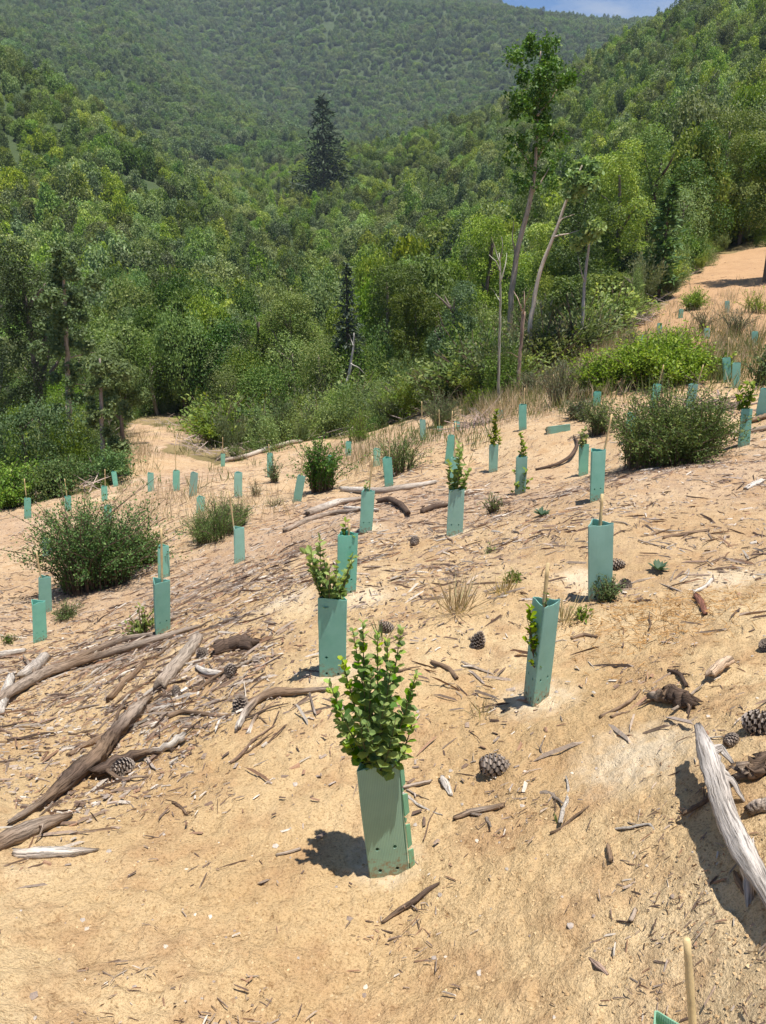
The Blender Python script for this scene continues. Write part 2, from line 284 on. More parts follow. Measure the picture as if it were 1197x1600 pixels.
def soil_mat():
    m, t, b, nw, lk = mat('sandy_soil'); g = nw('ShaderNodeNewGeometry'); P = g.outputs['Position']
    at_ = nw('ShaderNodeAttribute'); at_.attribute_name = 'Col'; sp = nw('ShaderNodeSeparateColor'); lk(at_.outputs['Color'], sp.inputs[0])
    n1 = noise(nw, lk, .9, 6, .62, P); r1 = ramp(nw, [(.28, (.42, .275, .135)), (.42, (.52, .365, .19)), (.56, (.58, .425, .235)), (.72, (.64, .50, .31))]); lk(n1.outputs['Fac'], r1.inputs[0])
    n2 = noise(nw, lk, 1.7, 5, .6, P); r2 = ramp(nw, [(.30, (.355, .235, .15)), (.5, (.46, .325, .21)), (.75, (.54, .41, .285))]); lk(n2.outputs['Fac'], r2.inputs[0])
    c = mixc(nw, lk, sp.outputs[2], r1.outputs[0], r2.outputs[0])                        # ochre sand near, pinkish further down the slope
    n3 = noise(nw, lk, 5., 4, .6, P); r3 = ramp(nw, [(.49, (0, 0, 0)), (.68, (.75, .75, .75))]); lk(n3.outputs['Fac'], r3.inputs[0]); c = mixc(nw, lk, r3.outputs[0], c, (.41, .255, .13))   # rusty patches
    n4 = noise(nw, lk, 130, 4, .75, P); r4 = ramp(nw, [(.34, (.42, .36, .30)), (.47, (1.0, 1.0, 1.0)), (.70, (1.22, 1.22, 1.24))]); lk(n4.outputs['Fac'], r4.inputs[0]); c = mixc(nw, lk, .8, c, r4.outputs[0], 'MULTIPLY')   # grit
    n5 = noise(nw, lk, 34, 5, .7, P); r5 = ramp(nw, [(.30, (.50, .42, .36)), (.42, (1, 1, 1)), (.7, (1.1, 1.1, 1.12))]); lk(n5.outputs['Fac'], r5.inputs[0]); c = mixc(nw, lk, .85, c, r5.outputs[0], 'MULTIPLY')
    n6 = noise(nw, lk, 11, 6, .75, P); r6 = ramp(nw, [(.47, (0, 0, 0)), (.63, (.8, .8, .8))]); lk(n6.outputs['Fac'], r6.inputs[0])
    lm = nw('ShaderNodeMath'); lm.operation = 'MULTIPLY'; lk(r6.outputs[0], lm.inputs[0]); lk(sp.outputs[1], lm.inputs[1]); c = mixc(nw, lk, lm.outputs[0], c, (.30, .205, .145))  # humus and rotten litter
    n7 = noise(nw, lk, .25, 5, .6, P); r7 = ramp(nw, [(.30, (.09, .085, .035)), (.5, (.22, .17, .08)), (.72, (.38, .28, .16))]); lk(n7.outputs['Fac'], r7.inputs[0])
    npl = noise(nw, lk, 22, 4, .6, P); pl = nw('ShaderNodeMath'); pl.operation = 'MULTIPLY'; lk(npl.outputs['Fac'], pl.inputs[0]); lk(at_.outputs['Alpha'], pl.inputs[1]); pl2 = nw('ShaderNodeMapRange'); pl2.inputs[1].default_value = .12; pl2.inputs[2].default_value = .5; lk(pl.outputs[0], pl2.inputs[0]); c = mixc(nw, lk, pl2.outputs[0], c, (.66, .53, .36))
    bk = nw('ShaderNodeMath'); bk.operation = 'MULTIPLY'; lk(npl.outputs['Fac'], bk.inputs[0]); lk(at_.outputs['Alpha'], bk.inputs[1]); bk2 = nw('ShaderNodeMapRange'); bk2.inputs[1].default_value = -.1; bk2.inputs[2].default_value = -.5; lk(bk.outputs[0], bk2.inputs[0]); c = mixc(nw, lk, bk2.outputs[0], c, mixc(nw, lk, n2.outputs['Fac'], (.31, .18, .095), (.52, .335, .19)))
    c = mixc(nw, lk, sp.outputs[0], r7.outputs[0], c); lk(c, b.inputs['Base Color']); b.inputs['Roughness'].default_value = 1; b.inputs['Specular IOR Level'].default_value = .1
    ad = nw('ShaderNodeMath'); ad.operation = 'MULTIPLY_ADD'; lk(n5.outputs['Fac'], ad.inputs[0]); ad.inputs[1].default_value = 3.; lk(n4.outputs['Fac'], ad.inputs[2])
    bp = nw('ShaderNodeBump'); bp.inputs['Strength'].default_value = .9; bp.inputs['Distance'].default_value = .008; lk(ad.outputs[0], bp.inputs['Height']); lk(bp.outputs[0], b.inputs['Normal'])
    return m
M['soil'] = soil_mat()
def sleeve_mat(name, a, c2):
    m, t, b, nw, lk = mat(name); at_ = nw('ShaderNodeAttribute'); at_.attribute_name = 'Col'; sp = nw('ShaderNodeSeparateColor'); lk(at_.outputs['Color'], sp.inputs[0])
    tc = nw('ShaderNodeTexCoord'); n = noise(nw, lk, 14, 5, .6, tc.outputs['Object']); r = ramp(nw, [(.35, a), (.65, c2)]); lk(n.outputs['Fac'], r.inputs[0])
    oi = nw('ShaderNodeObjectInfo'); hv = nw('ShaderNodeHueSaturation'); mr = nw('ShaderNodeMapRange'); mr.inputs[3].default_value = .88; mr.inputs[4].default_value = 1.2; lk(oi.outputs['Random'], mr.inputs[0]); lk(mr.outputs[0], hv.inputs['Value']); m5 = nw('ShaderNodeMath'); m5.operation = 'MULTIPLY'; m5.inputs[1].default_value = 9.7; lk(oi.outputs['Random'], m5.inputs[0]); f5 = nw('ShaderNodeMath'); f5.operation = 'FRACT'; lk(m5.outputs[0], f5.inputs[0]); r5_ = nw('ShaderNodeMapRange'); r5_.inputs[3].default_value = .68; r5_.inputs[4].default_value = 1.08; lk(f5.outputs[0], r5_.inputs[0]); lk(r5_.outputs[0], hv.inputs['Saturation']); lk(r.outputs[0], hv.inputs['Color'])
    wv = nw('ShaderNodeMath'); wv.operation = 'MULTIPLY'; wv.inputs[1].default_value = 2 * math.pi * 24; lk(sp.outputs[0], wv.inputs[0]); sn = nw('ShaderNodeMath'); sn.operation = 'SINE'; lk(wv.outputs[0], sn.inputs[0])
    fl = nw('ShaderNodeMapRange'); fl.inputs[1].default_value = -1; fl.inputs[3].default_value = .9; fl.inputs[4].default_value = 1.06; lk(sn.outputs[0], fl.inputs[0]); c = mixc(nw, lk, 1., hv.outputs[0], fl.outputs[0], 'MULTIPLY')
    n2 = noise(nw, lk, 70, 4, .7, tc.outputs['Object']); sb = nw('ShaderNodeMath'); sb.operation = 'SUBTRACT'; lk(n2.outputs['Fac'], sb.inputs[0]); lk(sp.outputs[1], sb.inputs[1])
    mr2 = nw('ShaderNodeMapRange'); mr2.inputs[1].default_value = .34; mr2.inputs[2].default_value = .52; mr2.inputs[4].default_value = .8; lk(sb.outputs[0], mr2.inputs[0]); c = mixc(nw, lk, mr2.outputs[0], c, (.42, .27, .14))   # splashed soil at the foot
    lk(c, b.inputs['Base Color']); b.inputs['Roughness'].default_value = .5; b.inputs['Specular IOR Level'].default_value = .3
    bp = nw('ShaderNodeBump'); bp.inputs['Strength'].default_value = .25; bp.inputs['Distance'].default_value = .002; lk(sn.outputs[0], bp.inputs['Height']); lk(bp.outputs[0], b.inputs['Normal'])
    tr = nw('ShaderNodeBsdfTranslucent'); lk(c, tr.inputs['Color']); ms = nw('ShaderNodeMixShader'); ms.inputs[0].default_value = .38; lk(b.outputs[0], ms.inputs[1]); lk(tr.outputs[0], ms.inputs[2]); lk(ms.outputs[0], t.nodes['Material Output'].inputs['Surface'])
    return m
M['sleeve'] = sleeve_mat('green_plastic', (.27, .66, .53), (.33, .72, .60))
M['sleeve_near'] = sleeve_mat('olive_green_plastic', (.25, .53, .34), (.29, .58, .375))
M['bamboo'] = col_mat('bamboo_cane', .5, 25, .15, .25)

# ------------------------------------------------------------------ ground: one polar sheet per zone, finer near the viewer
def inpoly(x, y, poly):
    c = np.zeros(x.shape, bool); n = len(poly)
    for i in range(n):
        (x1, y1), (x2, y2) = poly[i], poly[(i + 1) % n]
        c ^= ((y1 > y) != (y2 > y)) & (x < (x2 - x1) * (y - y1) / (y2 - y1 + 1e-12) + x1)
    return c
edge_px = [(-700, 880), (-200, 800), (0, 796), (120, 772), (190, 742), (190, 690), (215, 662), (275, 668), (290, 710), (330, 722), (420, 700), (500, 688), (600, 668), (700, 640), (800, 620), (850, 560), (930, 540), (1000, 505), (1060, 440), (1120, 400), (1197, 380), (1500, 330)]
edge_w = [tuple(at(x, y)[:2]) for x, y in edge_px]
clearing = edge_w + [(60., -5.), (0., -30.), (-60, -5.)]
def bare(x, y):
    d = np.hypot(x, y); j = .35 * np.clip(d / 10, .2, 2)
    xx = x + j * vnoise(x, y, 2.2, 21) + .4 * j * vnoise(x, y, .7, 22); yy = y + j * vnoise(x, y, 2.2, 23) + .4 * j * vnoise(x, y, .7, 24)
    return inpoly(xx, yy, clearing).astype(float)
DUG = [(838, 1092, .17), (521, 1052, .14), (570, 930, .2), (440, 938, .2), (600, 1345, .12), (930, 928, .14), (1130, 905, .22), (710, 834, .2), (1000, 1180, .2), (570, 826, .2), (905, 900, .15)]
DUG = [(at(x, y), r) for x, y, r in DUG]
def pale(X, Y): return -np.clip((np.arctan2(X, Y) - .19) / .10, 0, 1) * np.clip((np.hypot(X, Y) - 12) / 5, 0, 1) + np.clip(sum(np.exp(-((X - p[0]) ** 2 + (Y - p[1]) ** 2) / r ** 2) for p, r in DUG), 0, 1)
def ground_sheet(name, j0, j1, a0, a1):
    i0, i1 = np.searchsorted(AZS, a0), np.searchsorted(AZS, a1); sl = (slice(i0, i1), slice(j0, j1))
    X, Y, Z = GX[sl], GY[sl], GZ[sl]; na, nr = X.shape; k = np.arange(na * nr).reshape(na, nr)
    F4 = np.stack([k[:-1, :-1], k[:-1, 1:], k[1:, 1:], k[1:, :-1]], -1).reshape(-1, 4)
    d = np.hypot(X, Y); br = bare(X, Y)
    lit = np.clip(.45 + .75 * vnoise(X, Y, 1.1, 31), 0, 1) * np.clip((d - 1.6) / 3, .12, 1)
    pink = np.clip((d - 3.2) / 4.5, 0, 1) * np.clip(.75 + .5 * vnoise(X, Y, 2., 33), 0, 1)
    pink *= 1 - .85 * np.clip((np.arctan2(X, Y) - .20) / .12, 0, 1) * np.clip((d - 11) / 5, 0, 1)
    me = mk_mesh(name, np.stack([X, Y, Z], -1).reshape(-1, 3), F4, None, np.stack([br, lit, pink, pale(X, Y)], -1).reshape(-1, 4), M['soil'], True)
    return ob(name, me, kind='structure')
JS = int(np.searchsorted(RS, 45.))
def floor_mat():
    m, t, b, nw, lk = mat('forest_floor'); g = nw('ShaderNodeNewGeometry'); P = g.outputs['Position']; n1 = noise(nw, lk, .12, 6, .65, P); r1 = ramp(nw, [(.35, (.03, .05, .014)), (.55, (.045, .07, .02)), (.8, (.06, .08, .03))]); lk(n1.outputs['Fac'], r1.inputs[0])
    n2 = noise(nw, lk, .012, 5, .6, P); r2 = ramp(nw, [(.70, (0, 0, 0)), (.76, (.8, .8, .8))]); lk(n2.outputs['Fac'], r2.inputs[0]); c = mixc(nw, lk, r2.outputs[0], r1.outputs[0], (.24, .17, .125)); lk(c, b.inputs['Base Color']); b.inputs['Roughness'].default_value = 1; return m
M['floor'] = floor_mat()
ground_sheet('clearing_ground', 0, JS + 1, -2, 2); hill_o = ground_sheet('forest_hillside', JS, len(RS), -.85, .85); hill_o.data.materials[0] = M['floor']

# ------------------------------------------------------------------ trees
def crown_mesh(name, m, nleaf, size, seed, nl=18, tall=1., top=.0, fine=1.):
    """lobed crown about 2 wide, centred on the origin: leaf faces spread over many lumpy clumps"""
    global RNG; old = RNG; RNG = np.random.default_rng(seed)
    c = nrm(RNG.normal(0, 1, (nl, 3))) * (RNG.uniform(.15, .8, (nl, 1))); c[:, 2] = np.abs(c[:, 2]) * 1.1 - .35 + top; rr = RNG.uniform(.24, .46, nl)
    c[:, :2] *= np.clip(1.05 - .45 * np.clip(c[:, 2:], 0, 1), .3, 1.2)
    n = nleaf * 3; k = RNG.choice(nl, n, p=rr ** 2 / (rr ** 2).sum()); dr = nrm(RNG.normal(0, 1, (n, 3)) + np.array([0, 0, .35]))
    P = c[k] + dr * rr[k, None] * (RNG.uniform(.72, 1.08, (n, 1)) + .12 * RNG.normal(0, 1, (n, 1)))
    dd = np.linalg.norm(P[:, None] - c[None], axis=2) / rr[None]; keep = (dd.min(1) > .62) ; P = P[keep][:nleaf]; dr = dr[keep][:nleaf]; n = len(P)
    P[:, 2] *= tall; N = nrm(dr + .75 * RNG.normal(0, 1, (n, 3)) + np.array([0, 0, .25])); D = np.cross(N, RNG.normal(0, 1, (n, 3)))
    mb = MB(); s = size * RNG.uniform(.6, 1.35, n); t = tints(n); cl = RNG.uniform(-.25, .25, nl); t[:, 0] = np.clip(t[:, 0] + cl[k[keep][:nleaf]], 0, 1)
    leaves(mb, P - nrm(D) * s[:, None] * .5, D, N, s, s * .62, t, fold=.12); RNG = old
    return mb.mesh(name, m)
def trunk_mesh(name, seed, lean=.1, col=(.16, .12, .09), limbs=5, rad=.045):
    """unit trunk: from the ground at 0 up into a crown centred at z=1"""
    global RNG; old = RNG; RNG = np.random.default_rng(seed); mb = MB()
    top = np.array([RNG.normal(0, lean), RNG.normal(0, lean), 1.15]); mid = top * .5 + RNG.normal(0, .04, 3) * np.array([1, 1, 0])
    Q = tube(mb, [(0, 0, -.15), (0, 0, .02), mid, top], [rad * 1.5, rad * 1.1, rad * .8, rad * .3], 7, col, n=9, rn=.08)
    for i in range(limbs):
        b = Q[int(RNG.integers(3, 8))]; a = RNG.uniform(0, 6.28); e = b + np.array([math.cos(a) * .32, math.sin(a) * .32, RNG.uniform(.15, .4)])
        tube(mb, [b, (b + e) / 2 + RNG.normal(0, .03, 3), e], [rad * .45, rad * .3, rad * .1], 5, col, n=5)
    RNG = old; return mb.mesh(name, M['bark'], smooth=True)
NEAR = {k: [crown_mesh('crown', M[m], 12000, .066, 100 + i * 7 + h, nl=30, tall=t) for i in range(3)] for h, (k, m, t) in enumerate([('dark', 'dark', 1.25), ('mid', 'forest', 1.1), ('bright', 'bright', 1.0)])}
MIDL = [crown_mesh('crown', M['forest'], 4600, .11, 200 + i, nl=[20, 12, 26, 16, 9, 22][i], tall=[.95, 1.5, 1.0, 1.8, .85, 1.25][i]) for i in range(6)] + [crown_mesh('crown', M['ridge'], 4600, .11, 231 + i, nl=[20, 14, 24][i], tall=[1.2, 1.6, 1.][i]) for i in range(3)]
TRUNKS = [trunk_mesh('trunk', 300 + i, .08, [(.20, .16, .13), (.13, .10, .08), (.26, .22, .18)][i % 3]) for i in range(4)]
def tree(name, label, cat, B, H, wid, crown, group=None, cfrac=.62, trunk=None, rot=None):
    """crown of width wid over the top cfrac of a tree H metres tall that stands at B"""
    t = thing(name, label, cat, B, group); z0 = crown.get('zr') if hasattr(crown, 'get') else None
    if z0 is None:
        co = np.empty(len(crown.vertices) * 3, np.float32); crown.vertices.foreach_get('co', co); co = co.reshape(-1, 3)
        lo, hi = np.percentile(co[:, 2], [1, 99.5]); w = np.percentile(np.abs(co[:, 0]), 98); crown['zr'] = [float(lo), float(hi), float(w)]; z0 = crown['zr']
    lo, hi, w = z0[0], z0[1], z0[2]; sz = H * cfrac / (hi - lo); sx = wid / 2 / w
    c = ob('crown', crown, t, (0, 0, H - hi * sz)); c.scale = (sx, sx * random.uniform(.85, 1.15), sz); c.rotation_euler = (0, 0, random.uniform(0, 6.28) if rot is None else rot)
    k = ob('trunk', trunk or random.choice(TRUNKS), t); k.scale = (H * .55, H * .55, H * .68); k.rotation_euler = (0, 0, random.uniform(0, 6.28))
    return t
def tree_px(name, label, cat, px, d, top_py, wpx, crown, group=None, cfrac=.65):
    B = polar(px, d); T = inplane(B, px, top_py); H = max(1., T[2] - B[2]); return tree(name, label, cat, B, H, wpx * dpx(T) / F, crown, group, cfrac)
def real_crown(B, H, wid, cf, m, seed, leaf=.13):
    """crown built at its own size: leafy clumps up a tall uneven envelope"""
    rg = np.random.default_rng(seed); hc = H * cf; n_l = int(np.clip(hc / wid * 22, 16, 60)); u = rg.uniform(0, 1, n_l); a = rg.uniform(0, 6.28, n_l)
    env = wid * .5 * np.clip(1.15 * np.sin(math.pi * np.clip(.10 + .82 * u, 0, 1)) ** .6, .2, 1) * (1 + .38 * rg.normal(0, 1, n_l)); q = np.sqrt(rg.uniform(.05, 1, n_l)) * .72
    c = np.stack([np.cos(a) * env * q, np.sin(a) * env * q, H - hc * (1 - u) - wid * .12], 1); rr = wid * rg.uniform(.09, .22, n_l); n = 42000; k = rg.choice(n_l, n, p=rr ** 2 / (rr ** 2).sum()); dr = nrm(rg.normal(0, 1, (n, 3)) + np.array([0, 0, .3]))
    P = c[k] + dr * rr[k, None] * rg.uniform(.6, 1.12, (n, 1)); dd = np.stack([((P - ci) ** 2).sum(1) for ci in c], 1) / (rr ** 2)[None]; kp = dd.min(1) > .34; kp &= rg.random(n) < (.45 + .55 * (vnoise(P[:, 0] * 1.3 + 7 * seed, P[:, 2] * 1.3 + P[:, 1], wid * .09, seed) > -.02)); P, dr, k = P[kp][:15500], dr[kp][:15500], k[kp][:15500]; n = len(P)
    N = nrm(dr + .75 * rg.normal(0, 1, (n, 3)) + np.array([0, 0, .3])); D = np.cross(N, rg.normal(0, 1, (n, 3))); s = leaf * rg.uniform(.6, 1.3, n); t = np.c_[rg.uniform(0, 1, n), rg.uniform(0, 1, n), rg.uniform(0, 1, n)]; cl = rg.uniform(-.3, .3, n_l); t[:, 0] = np.clip(t[:, 0] + cl[k], 0, 1)
    mb = MB(); leaves(mb, P - nrm(D) * s[:, None] * .5, D, N, s, s * .62, t, fold=.12); return mb.mesh('crown', m)
def tree_real(name, label, px, d, top_py, wpx, kind, cf, seed):
    B = polar(px, d); T = inplane(B, px, top_py); H = max(1., T[2] - B[2]); wid = wpx * dpx(T) / F; t = thing(name, label, 'tree', B); ob('crown', real_crown(B, H, wid, cf, M[kind], seed, .05 + .0009 * d), t); k = ob('trunk', random.choice(TRUNKS), t); k.scale = (H * .5, H * .5, H * .72); k.rotation_euler = (0, 0, random.uniform(0, 6.28)); return t
# trees at the edge of the clearing, left to right: px, distance, top py, width px, leaf kind, crown share, label
EDGE = [(-45, 31, 365, 120, 'dark', .8, 'dark dense tree cut by the picture edge, behind the shrubs on the left'),
 (22, 29, 380, 105, 'dark', .72, 'dark leaning tree in the front of the left tree cluster, beside the slender pale-trunked tree'),
 (62, 36, 420, 95, 'mid', .75, 'mid green tree behind the dark tree of the left cluster'),
 (158, 26, 535, 78, 'bright', .6, 'small bright green tree with a thin grey trunk beside the sandy track'),
 (212, 42, 560, 80, 'mid', .85, 'light green rounded tree just behind the sandy track'),
 (268, 44, 520, 85, 'mid', .85, 'rounded tree above the sandy track, left of the shrubby forest edge'),
 (330, 42, 500, 90, 'mid', .85, 'loose mid green tree at the forest edge between the sandy track and the brush pile'),
 (392, 40, 470, 85, 'bright', .8, 'yellowish green tree at the forest edge above the brush pile'),
 (455, 36, 455, 85, 'mid', .75, 'forest edge tree with a grey trunk left of the blue-green conifer'),
 (610, 36, 400, 95, 'mid', .8, 'tree at the forest edge right of the blue-green conifer'),
 (652, 30, 450, 90, 'mid', .85, 'bushy tree left of the big dark thicket tree'),
 (716, 25, 432, 112, 'dark', .95, 'big dark bushy tree casting deep shade left of the pale dead stem'),
 (760, 33, 335, 95, 'mid', .8, 'tall leafy tree right behind the pale dead stem'),
 (868, 31, 330, 95, 'mid', .8, 'leafy tree behind the pale leaning trunk'),
 (908, 30, 275, 100, 'dark', .8, 'dark tall tree right of the pale leaning trunk'),
 (960, 31, 225, 100, 'mid', .8, 'tall olive tree left of the young pine at the top of the bare slope'),
 (1002, 34, 205, 105, 'mid', .8, 'tall grey-green tree directly behind the young pine'),
 (1072, 40, 190, 115, 'dark', .8, 'dark tree above the upper end of the bare slope'),
 (1118, 44, 165, 115, 'mid', .8, 'tall mid green tree between the dark trees above the bare slope'),
 (1152, 43, 210, 100, 'bright', .8, 'yellow-green tree above the bare slope beside the cut-off dark tree'),
 (1205, 31, 150, 110, 'dark', .62, 'bare-trunked dark tree standing on the bare slope, cut by the picture edge'),
 (900, 25, 430, 95, 'dark', .95, 'low dark tree between the pale trunks and the bright green bushes'),
 (965, 28.5, 425, 80, 'bright', .97, 'low bright green bushy tree at the left edge of the bare slope'),
 (1012, 31, 400, 85, 'dark', .97, 'low dark bushy tree at the foot of the young pine'),
 (862, 22, 520, 80, 'mid', .97, 'low bushy tree at the foot of the leaning pale trunk'),
 (1100, 46, 330, 75, 'mid', .97, 'low bushy tree at the upper edge of the bare slope')]
for i, (px, d, tp, w, k, cf, lab) in enumerate(EDGE): tree_real('broadleaf_tree', lab, px, d, tp, w * 1.08, {'mid': 'forest'}.get(k, k), cf, 900 + i)
def stick_tree(name, label, cat, base_px, trunk_px, rpx, col, foliage=None, limbs=(), fm='dark', lsz=.16, group=None):
    dens = .62 if name == 'tall_tree' else 1.5
    """tree drawn from its real trunk line: leafy puffs (px,py,radius px,leaves) along it"""
    B = at(*base_px); t = thing(name, label, cat, B, group); mb = MB(); k = dpx(B) / F
    P = [B + np.array([0, 0, -.1])] + [inplane(B, x, y) for x, y in trunk_px]; tube(mb, P, [r * k for r in rpx], 8, col, n=26, jit=.25, rn=.1)
    for pts, r in limbs: tube(mb, [inplane(B, x, y, random.uniform(-.3, .3)) for x, y in pts], [r * k, r * k * .3], 5, col, n=9, jit=.4)
    ob('trunk', mb.mesh('trunk', M['bark'], B, True), t)
    if foliage:
        lb = MB()
        for x, y, r, n in [(x_ + random.gauss(0, r_ * .75), y_ + random.gauss(0, r_ * .6), r_ * .5, int(n_ * dens)) for x_, y_, r_, n_ in foliage for _ in range(3)]:
            c = inplane(B, x, y, random.uniform(-.5, .5)); d = RNG.normal(0, .5, (n, 3)); d *= r * k; Pp = c + d; N = nrm(RNG.normal(0, 1, (n, 3)) + nrm(d) + np.array([0, 0, .4])); D = np.cross(N, RNG.normal(0, 1, (n, 3)))
            s = lsz * RNG.uniform(.6, 1.3, n); leaves(lb, Pp, D, N, s, s * .6, tints(n), fold=.12)
        ob('crown', lb.mesh('crown', M[fm], B), t)
    return t
GREYB = (.46, .36, .27); PALE = (.58, .49, .39)
puffs = [(838, 80, 26, 380), (822, 105, 24, 320), (862, 100, 24, 300), (845, 125, 30, 420), (868, 140, 24, 300), (818, 145, 22, 260), (835, 165, 26, 330), (862, 175, 22, 240), (820, 190, 20, 200), (848, 205, 20, 200), (812, 225, 15, 120), (838, 235, 14, 110), (870, 205, 15, 120), (803, 215, 14, 110), (880, 120, 14, 90), (806, 120, 12, 80), (830, 66, 12, 110), (852, 66, 12, 90), (826, 285, 14, 60), (848, 268, 15, 80), (814, 335, 12, 50), (862, 250, 12, 60), (808, 250, 14, 90), (822, 300, 14, 80), (850, 290, 14, 80), (806, 280, 12, 60), (836, 262, 16, 120)]
stick_tree('tall_tree', 'tall thin tree with a curved bare trunk and a small crown high above the forest', 'tree', (793, 585), [(796, 520), (798, 471), (803, 430), (807, 395), (818, 355), (829, 315), (835, 280), (838, 254), (839, 196), (842, 140), (845, 80)], [4.4, 4.2, 4, 4, 3.8, 3.6, 3.2, 2.8, 2.3, 1.9, 1.5, 1.], GREYB, puffs,
  [([(838, 250), (850, 230), (866, 206)], 2), ([(836, 270), (820, 245), (806, 222)], 2), ([(830, 305), (845, 285), (858, 262)], 1.6), ([(840, 180), (858, 160), (870, 140)], 2), ([(840, 190), (828, 170), (818, 150)], 2), ([(806, 400), (800, 370), (803, 345)], 1.5)], 'dark', .10)
stick_tree('leaning_tree', 'pale slender trunk leaning right with a thin leafy top, beside the broken snag', 'tree', (830, 590), [(829, 555), (827, 507), (836, 457), (849, 402), (863, 377), (874, 344), (885, 312), (899, 279), (910, 258)], [3.8, 3.4, 3.2, 3, 2.7, 2.4, 2.1, 1.8, 1.4, .9], PALE, [(910, 262, 18, 260), (903, 280, 16, 220), (918, 285, 16, 200), (893, 300, 12, 100)], [([(866, 370), (885, 366), (905, 360)], 1.4), ([(830, 560), (838, 575), (836, 592)], 2.5), ([(870, 352), (880, 340), (898, 335)], 1.)], 'forest', .13)
stick_tree('broken_snag', 'short broken snag with splintered reddish wood and grey dead twigs above', 'snag', (809, 612), [(811, 580), (814, 540), (818, 487)], [3.2, 2.9, 2.7, 3.], (.40, .29, .22), None, [([(817, 492), (812, 472), (803, 455)], 1.4), ([(818, 490), (820, 470), (819, 455)], 1.6), ([(819, 475), (826, 462), (829, 450)], 1.), ([(812, 560), (800, 552), (790, 550)], 1.)])
stick_tree('dead_tree', 'thin straight pale dead stem with a forked twiggy top, in front of the dark thicket', 'dead tree', (780, 632), [(780, 560), (782, 480), (782, 420), (780, 395)], [2.2, 2, 1.8, 1.5, .7], (.40, .38, .30), None, [([(782, 425), (775, 408), (764, 398)], 1.3), ([(782, 440), (790, 415), (792, 395)], 1.2), ([(781, 410), (774, 390), (768, 370)], .9), ([(782, 405), (786, 385), (784, 370)], .9), ([(781, 470), (772, 455), (767, 450)], .7)])
stick_tree('dead_leaning_tree', 'bare whitish crooked dead stem leaning right, in front of the blue-green conifer', 'dead tree', (514, 662), [(524, 632), (534, 612), (545, 590), (548, 568), (552, 545), (553, 520)], [3.2, 3, 2.8, 2.6, 2.2, 1.6, .8], (.50, .46, .42), None, [([(548, 568), (562, 575), (575, 590)], 1.2), ([(552, 540), (548, 530), (545, 522)], .8)])
stick_tree('slender_tree', 'slender tall tree, grey trunk showing through its thin crown, in the left cluster', 'tree', (112, 735), [(110, 690), (109, 650), (107, 600), (105, 560), (103, 520), (101, 470), (99, 430), (98, 395)], [5, 4.6, 4.4, 4, 3.8, 3.4, 3, 2, 1.], GREYB,
  [(98, 398, 16, 260), (86, 425, 20, 300), (114, 420, 18, 280), (100, 450, 24, 360), (78, 465, 18, 220), (122, 468, 18, 220), (95, 490, 20, 260), (118, 505, 20, 220), (75, 515, 18, 180), (105, 540, 20, 200), (80, 560, 16, 150), (128, 545, 14, 120), (118, 585, 16, 140), (88, 600, 15, 120), (125, 620, 15, 120), (78, 640, 14, 110)], [([(104, 530), (92, 528), (84, 532)], 1.2), ([(105, 560), (122, 555), (150, 550)], 1.2), ([(107, 600), (125, 600), (140, 604)], 1.1)], 'forest', .10)
stick_tree('grey_pole_tree', 'thin grey straight trunk with sparse bright leaves beside the sandy track', 'tree', (164, 745), [(161, 700), (159, 660), (158, 620), (157, 590), (156, 560)], [3.6, 3.2, 3, 2.6, 2.2, 1.2], (.36, .30, .26), [(160, 560, 16, 180), (172, 585, 18, 180), (150, 600, 16, 140), (178, 625, 15, 140), (150, 640, 14, 120), (186, 660, 14, 120), (180, 700, 16, 140)], [([(158, 660), (168, 650), (178, 645)], 1.)], 'bright', .10)
stick_tree('bent_dead_trunk', 'short pale dead trunk curving right above the bushes at the left edge of the clearing', 'dead tree', (62, 728), [(66, 712), (74, 698), (86, 684), (92, 676)], [3.4, 3.2, 3, 2.4, 1.4], (.45, .41, .37), None, [([(64, 722), (54, 718), (46, 716)], 1.2)])
stick_tree('thin_forest_tree', 'thin pale trunk with a crook standing in the shade right of the leaning tree', 'tree', (905, 560), [(908, 520), (912, 470), (914, 430), (919, 395), (922, 350)], [3, 2.6, 2.4, 2.2, 1.8, 1.], (.42, .38, .35), [(922, 350, 18, 160), (912, 375, 14, 110)], [([(913, 440), (906, 415), (903, 400)], 1.1)], 'forest', .14)
